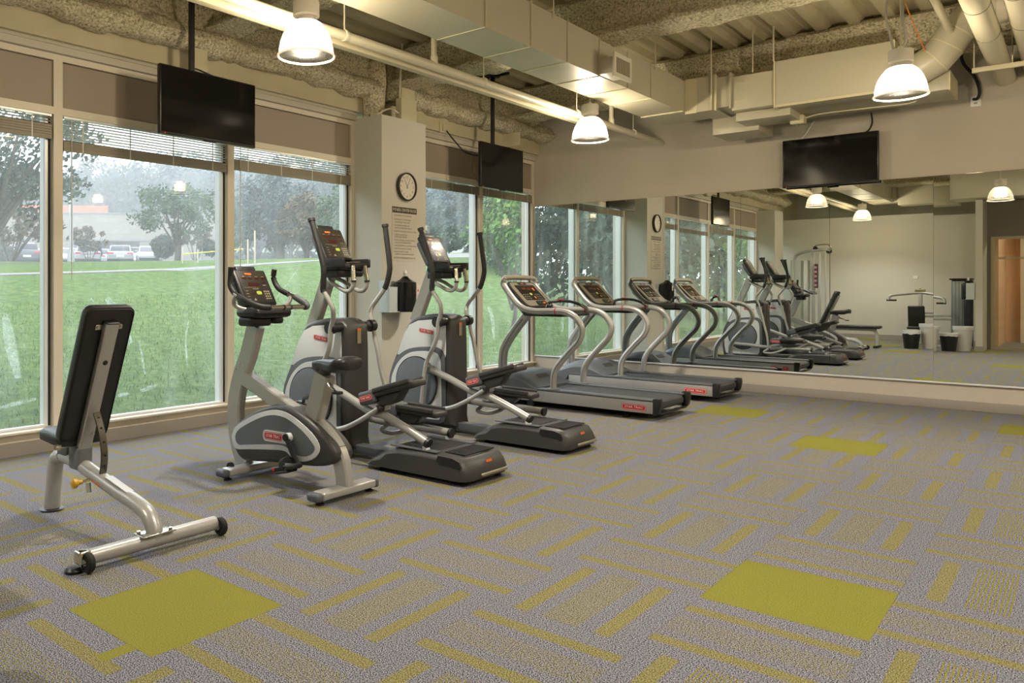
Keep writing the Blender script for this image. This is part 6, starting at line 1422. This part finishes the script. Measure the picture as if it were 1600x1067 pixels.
BGL = ['behind the orange rooftop panel', 'behind the office roof just right of the orange panel', 'above the middle of the office roof', 'above the right half of the office roof', 'behind the tree with the spreading crown', 'at the right end of the office building',
       'left in the third window', 'in the middle of the third window', 'right in the third window', 'beside the clock pillar', 'left in the window after the clock pillar', 'in the window below the far corner television', 'at the far window corner']
for k, (u, d, s_) in enumerate(((95, 112, 1.0), (150, 106, 1.05), (205, 110, 0.95), (262, 104, 1.08), (315, 108, 1.12), (365, 100, 1.0), (405, 96, 0.95), (455, 92, 0.92), (505, 84, 0.80), (555, 76, .75), (690, 66, .68), (750, 58, .62), (815, 52, .6))):
    x, y = Wp(u, d); dup(bt, (x, y, gz(x, y) - 0.1), 'tall background tree ' + BGL[k], rng.uniform(0, 6.2), s_)
tree('large oak with branches hanging in from the left, close outside the left windows', -15, 34, 120, 345, 300, LD, 95, 90, 0.13, 11, trunk=0.35, group=None, hollow=0.3)
tree('small spreading tree with thin branches at the left, above the dark grey car', 15, 46, 312, 382, 150, LR, 46, 70, 0.12, 12, multi=True, trunk=0.16)
tree('tree with a broad spreading crown in front of the office building right of the entrance', 277, 47, 288, 368, 132, LM, 52, 90, 0.11, 13, trunk=0.20)
tree('low reddish tree between the lamp post and the office entrance', 140, 56, 355, 392, 66, LR, 30, 60, 0.12, 14, multi=True, trunk=0.10)
tree('small low tree right of the round bush', 305, 54, 360, 388, 52, LR, 26, 60, 0.11, 15, multi=True, trunk=0.10)
tree('round clipped dark green bush by the office entrance', 255, 55, 369, 402, 34, LD, 120, 70, 0.09, 16, trunk=0, name='round_bush', cat='bush', group=None, hollow=0.6)
tree('low bush left of the entrance under the reddish tree', 142, 58, 378, 404, 36, LD, 60, 60, 0.09, 17, trunk=0, name='low_bush', cat='bush', group=None)
tree('dark bush at the left edge behind the dark grey car', 2, 56, 382, 412, 50, LD, 60, 60, 0.10, 18, trunk=0, name='low_bush', cat='bush', group=None)
tree('low hedge right of the parking sign', 335, 57, 372, 402, 44, LD, 60, 60, 0.10, 19, trunk=0, name='low_bush', cat='bush', group=None)
tree('big rounded tree in the middle of the third window', 436, 52, 268, 385, 120, LB_, 85, 90, 0.13, 20, trunk=0.34)
tree('thin tree at the left of the third window', 385, 58, 300, 385, 60, LM, 40, 70, 0.12, 21, trunk=0.14)
tree('russet tinged tree right of the big rounded tree', 478, 46, 305, 385, 84, LR, 55, 70, 0.11, 22, trunk=0.14)
tree('tree close to the clock pillar in the third window', 545, 44, 285, 400, 100, LM, 60, 80, 0.11, 23, trunk=0.18)
tree('broad low bush behind the road in the window after the clock pillar', 705, 42, 350, 392, 95, LD, 70, 80, 0.10, 24, trunk=0, name='broad_bush', cat='bush', group=None)
tree('dense dark tree left of the road in the window after the clock pillar', 668, 50, 290, 385, 110, LB_, 70, 80, 0.13, 25, trunk=0.2)
tree('leafy bright green young tree close outside the far corner window', 800, 17, 300, 432, 130, LG, 75, 70, 0.055, 26, trunk=0.05, group=None, hollow=0.2)
tree('dark bush behind the bright green young tree', 800, 30, 340, 425, 170, LD, 80, 90, 0.09, 27, trunk=0, name='dark_bush', cat='bush', group=None)
MUL = [('dense dark tree seen in the mirror through the windows, nearest the building', (-12.5, -8.0), 7.6, 1.2, 6.5, LD), ('dense dark tree seen in the mirror, second from the building', (-16.0, -14.0), 9.5, 0.8, 8.0, LD),
       ('dense dark tree seen in the mirror, third from the building', (-13.0, -20.0), 9.5, 0.5, 8.5, LB_), ('dense dark tree seen in the mirror, furthest from the building', (-19.0, -26.0), 11.0, 0.5, 9.0, LD), ('dense tree seen in the mirror at the left of the window row', (-20.5, -4.0), 9.5, 1.6, 7.5, LB_),
       ('broad tree seen in the mirror beyond the path', (-27.0, -16.0), 12, 0.8, 11.0, LD), ('dense tree seen in the mirror through the window corner, nearer', (-19.0, -11.5), 9.0, 0.6, 9.0, LD), ('dense tree seen in the mirror through the window corner, farther', (-26.0, -20.5), 12.0, 0.6, 11.0, LB_),
       ('light tree seen in the mirror near the second mirrored mullion', (-9.6, -10.5), 4.2, 0.4, 3.4, LG)]
for k, (lab, pos, zt, zb, w, lf) in enumerate(MUL):
    tree(lab, 0, 0, zt, zb, w, lf, 85 if w > 5 else 55, 90, 0.16 if w > 5 else 0.09, 40 + k, trunk=0.2, pos=pos, group='trees seen in the mirror', hollow=0.2)
hb_ = [o for o in bpy.data.objects if o.name == 'broad_bush'][0]
for k, (u, d, sc_) in enumerate(((372, 84, 1.5), (410, 82, 1.35), (448, 80, 1.5), (490, 78, 1.3), (530, 74, 1.4), (655, 70, 1.3), (760, 62, 1.3))):
    x, y = Wp(u, d); h_ = dup(hb_, (x, y, gz(x, y) - 0.3), 'dense hedge far behind the trees, ' + ['left edge of the third window', 'left part of the third window', 'behind the big rounded tree', 'behind the russet tree', 'beside the clock pillar', 'right after the clock pillar', 'behind the bright green young tree'][k], k * 1.1, sc_); h_['category'] = 'hedge'; h_['group'] = 'far hedges behind the trees'; h_.name = 'far_hedge'
# rough grass blades on the near lawn
rg = random.Random(3); b = MB(); vs = []; fs = []
for k in range(26000):
    x = -6.45 - 9.5 * rg.random() ** 1.5; y = rg.uniform(-1.0, 15.5); z = gz(x, y) - 0.004; a = rg.uniform(0, 6.28); h = rg.uniform(0.03, 0.085); w_ = 0.0035 + 0.0006 * (-x - 6)
    dx, dy = cos(a) * w_, sin(a) * w_; lx, ly = rg.gauss(0, 0.02), rg.gauss(0, 0.02); n = len(vs)
    vs += [(x - dx, y - dy, z), (x + dx, y + dy, z), (x + lx, y + ly, z + h)]; fs.append((n, n + 1, n + 2))
b.V = [Vector(v) for v in vs]; b.F = fs; b.I = [0] * len(fs)
tag(b.build('grass_blades', leafm('grass_blade', (60, 86, 34), (137, 154, 94)), origin=False, smooth=0), 'blades of green grass standing out on the lawn just outside the windows', 'grass', kind='stuff')
# thin morning haze over the far lawn
if HAZE > 0:
    hz = bpy.data.materials.new('haze'); hz.use_nodes = True; nt = hz.node_tree; nt.nodes.clear(); v_ = nt.nodes.new('ShaderNodeVolumeScatter'); v_.inputs['Density'].default_value = HAZE; v_.inputs['Color'].default_value = (0.9, 0.95, 1, 1); v_.inputs['Anisotropy'].default_value = 0.0
    o_ = nt.nodes.new('ShaderNodeOutputMaterial'); nt.links.new(v_.outputs[0], o_.inputs['Volume'])
    b = MB(); b.box(-225, -24, -115, 250, 0.0, 26.0); o = b.build('haze', hz, smooth=0); tag(o, 'thin pale haze hanging over the far lawn and trees', 'haze', kind='stuff')
# ================================================================ light
w = bpy.data.worlds.new('overcast_sky'); SC.world = w; w.use_nodes = True; nt = w.node_tree
bg = nt.nodes['Background']; bg.inputs['Strength'].default_value = SKY
tc = nt.nodes.new('ShaderNodeTexCoord'); sx = nt.nodes.new('ShaderNodeSeparateXYZ'); nt.links.new(tc.outputs['Generated'], sx.inputs[0])
r = nt.nodes.new('ShaderNodeValToRGB'); r.color_ramp.elements[0].position = 0.0; r.color_ramp.elements[0].color = (0.84, 0.91, 1.0, 1); r.color_ramp.elements[1].position = 0.6; r.color_ramp.elements[1].color = (0.92, 0.96, 1.0, 1)
nt.links.new(sx.outputs[2], r.inputs[0]); nt.links.new(r.outputs[0], bg.inputs[0])
vs_ = SC.view_settings; vs_.view_transform = 'Standard'; vs_.look = 'None'; vs_.gamma = 1; vs_.use_curve_mapping = False; vs_.exposure = EXPO
SC.cycles.max_bounces = 10; SC.cycles.diffuse_bounces = 4; SC.cycles.glossy_bounces = 5; SC.cycles.transparent_max_bounces = 14; SC.cycles.transmission_bounces = 4
SC.cycles.sample_clamp_indirect = 4.0; SC.cycles.use_denoising = True; SC.cycles.caustics_reflective = False; SC.cycles.caustics_refractive = False
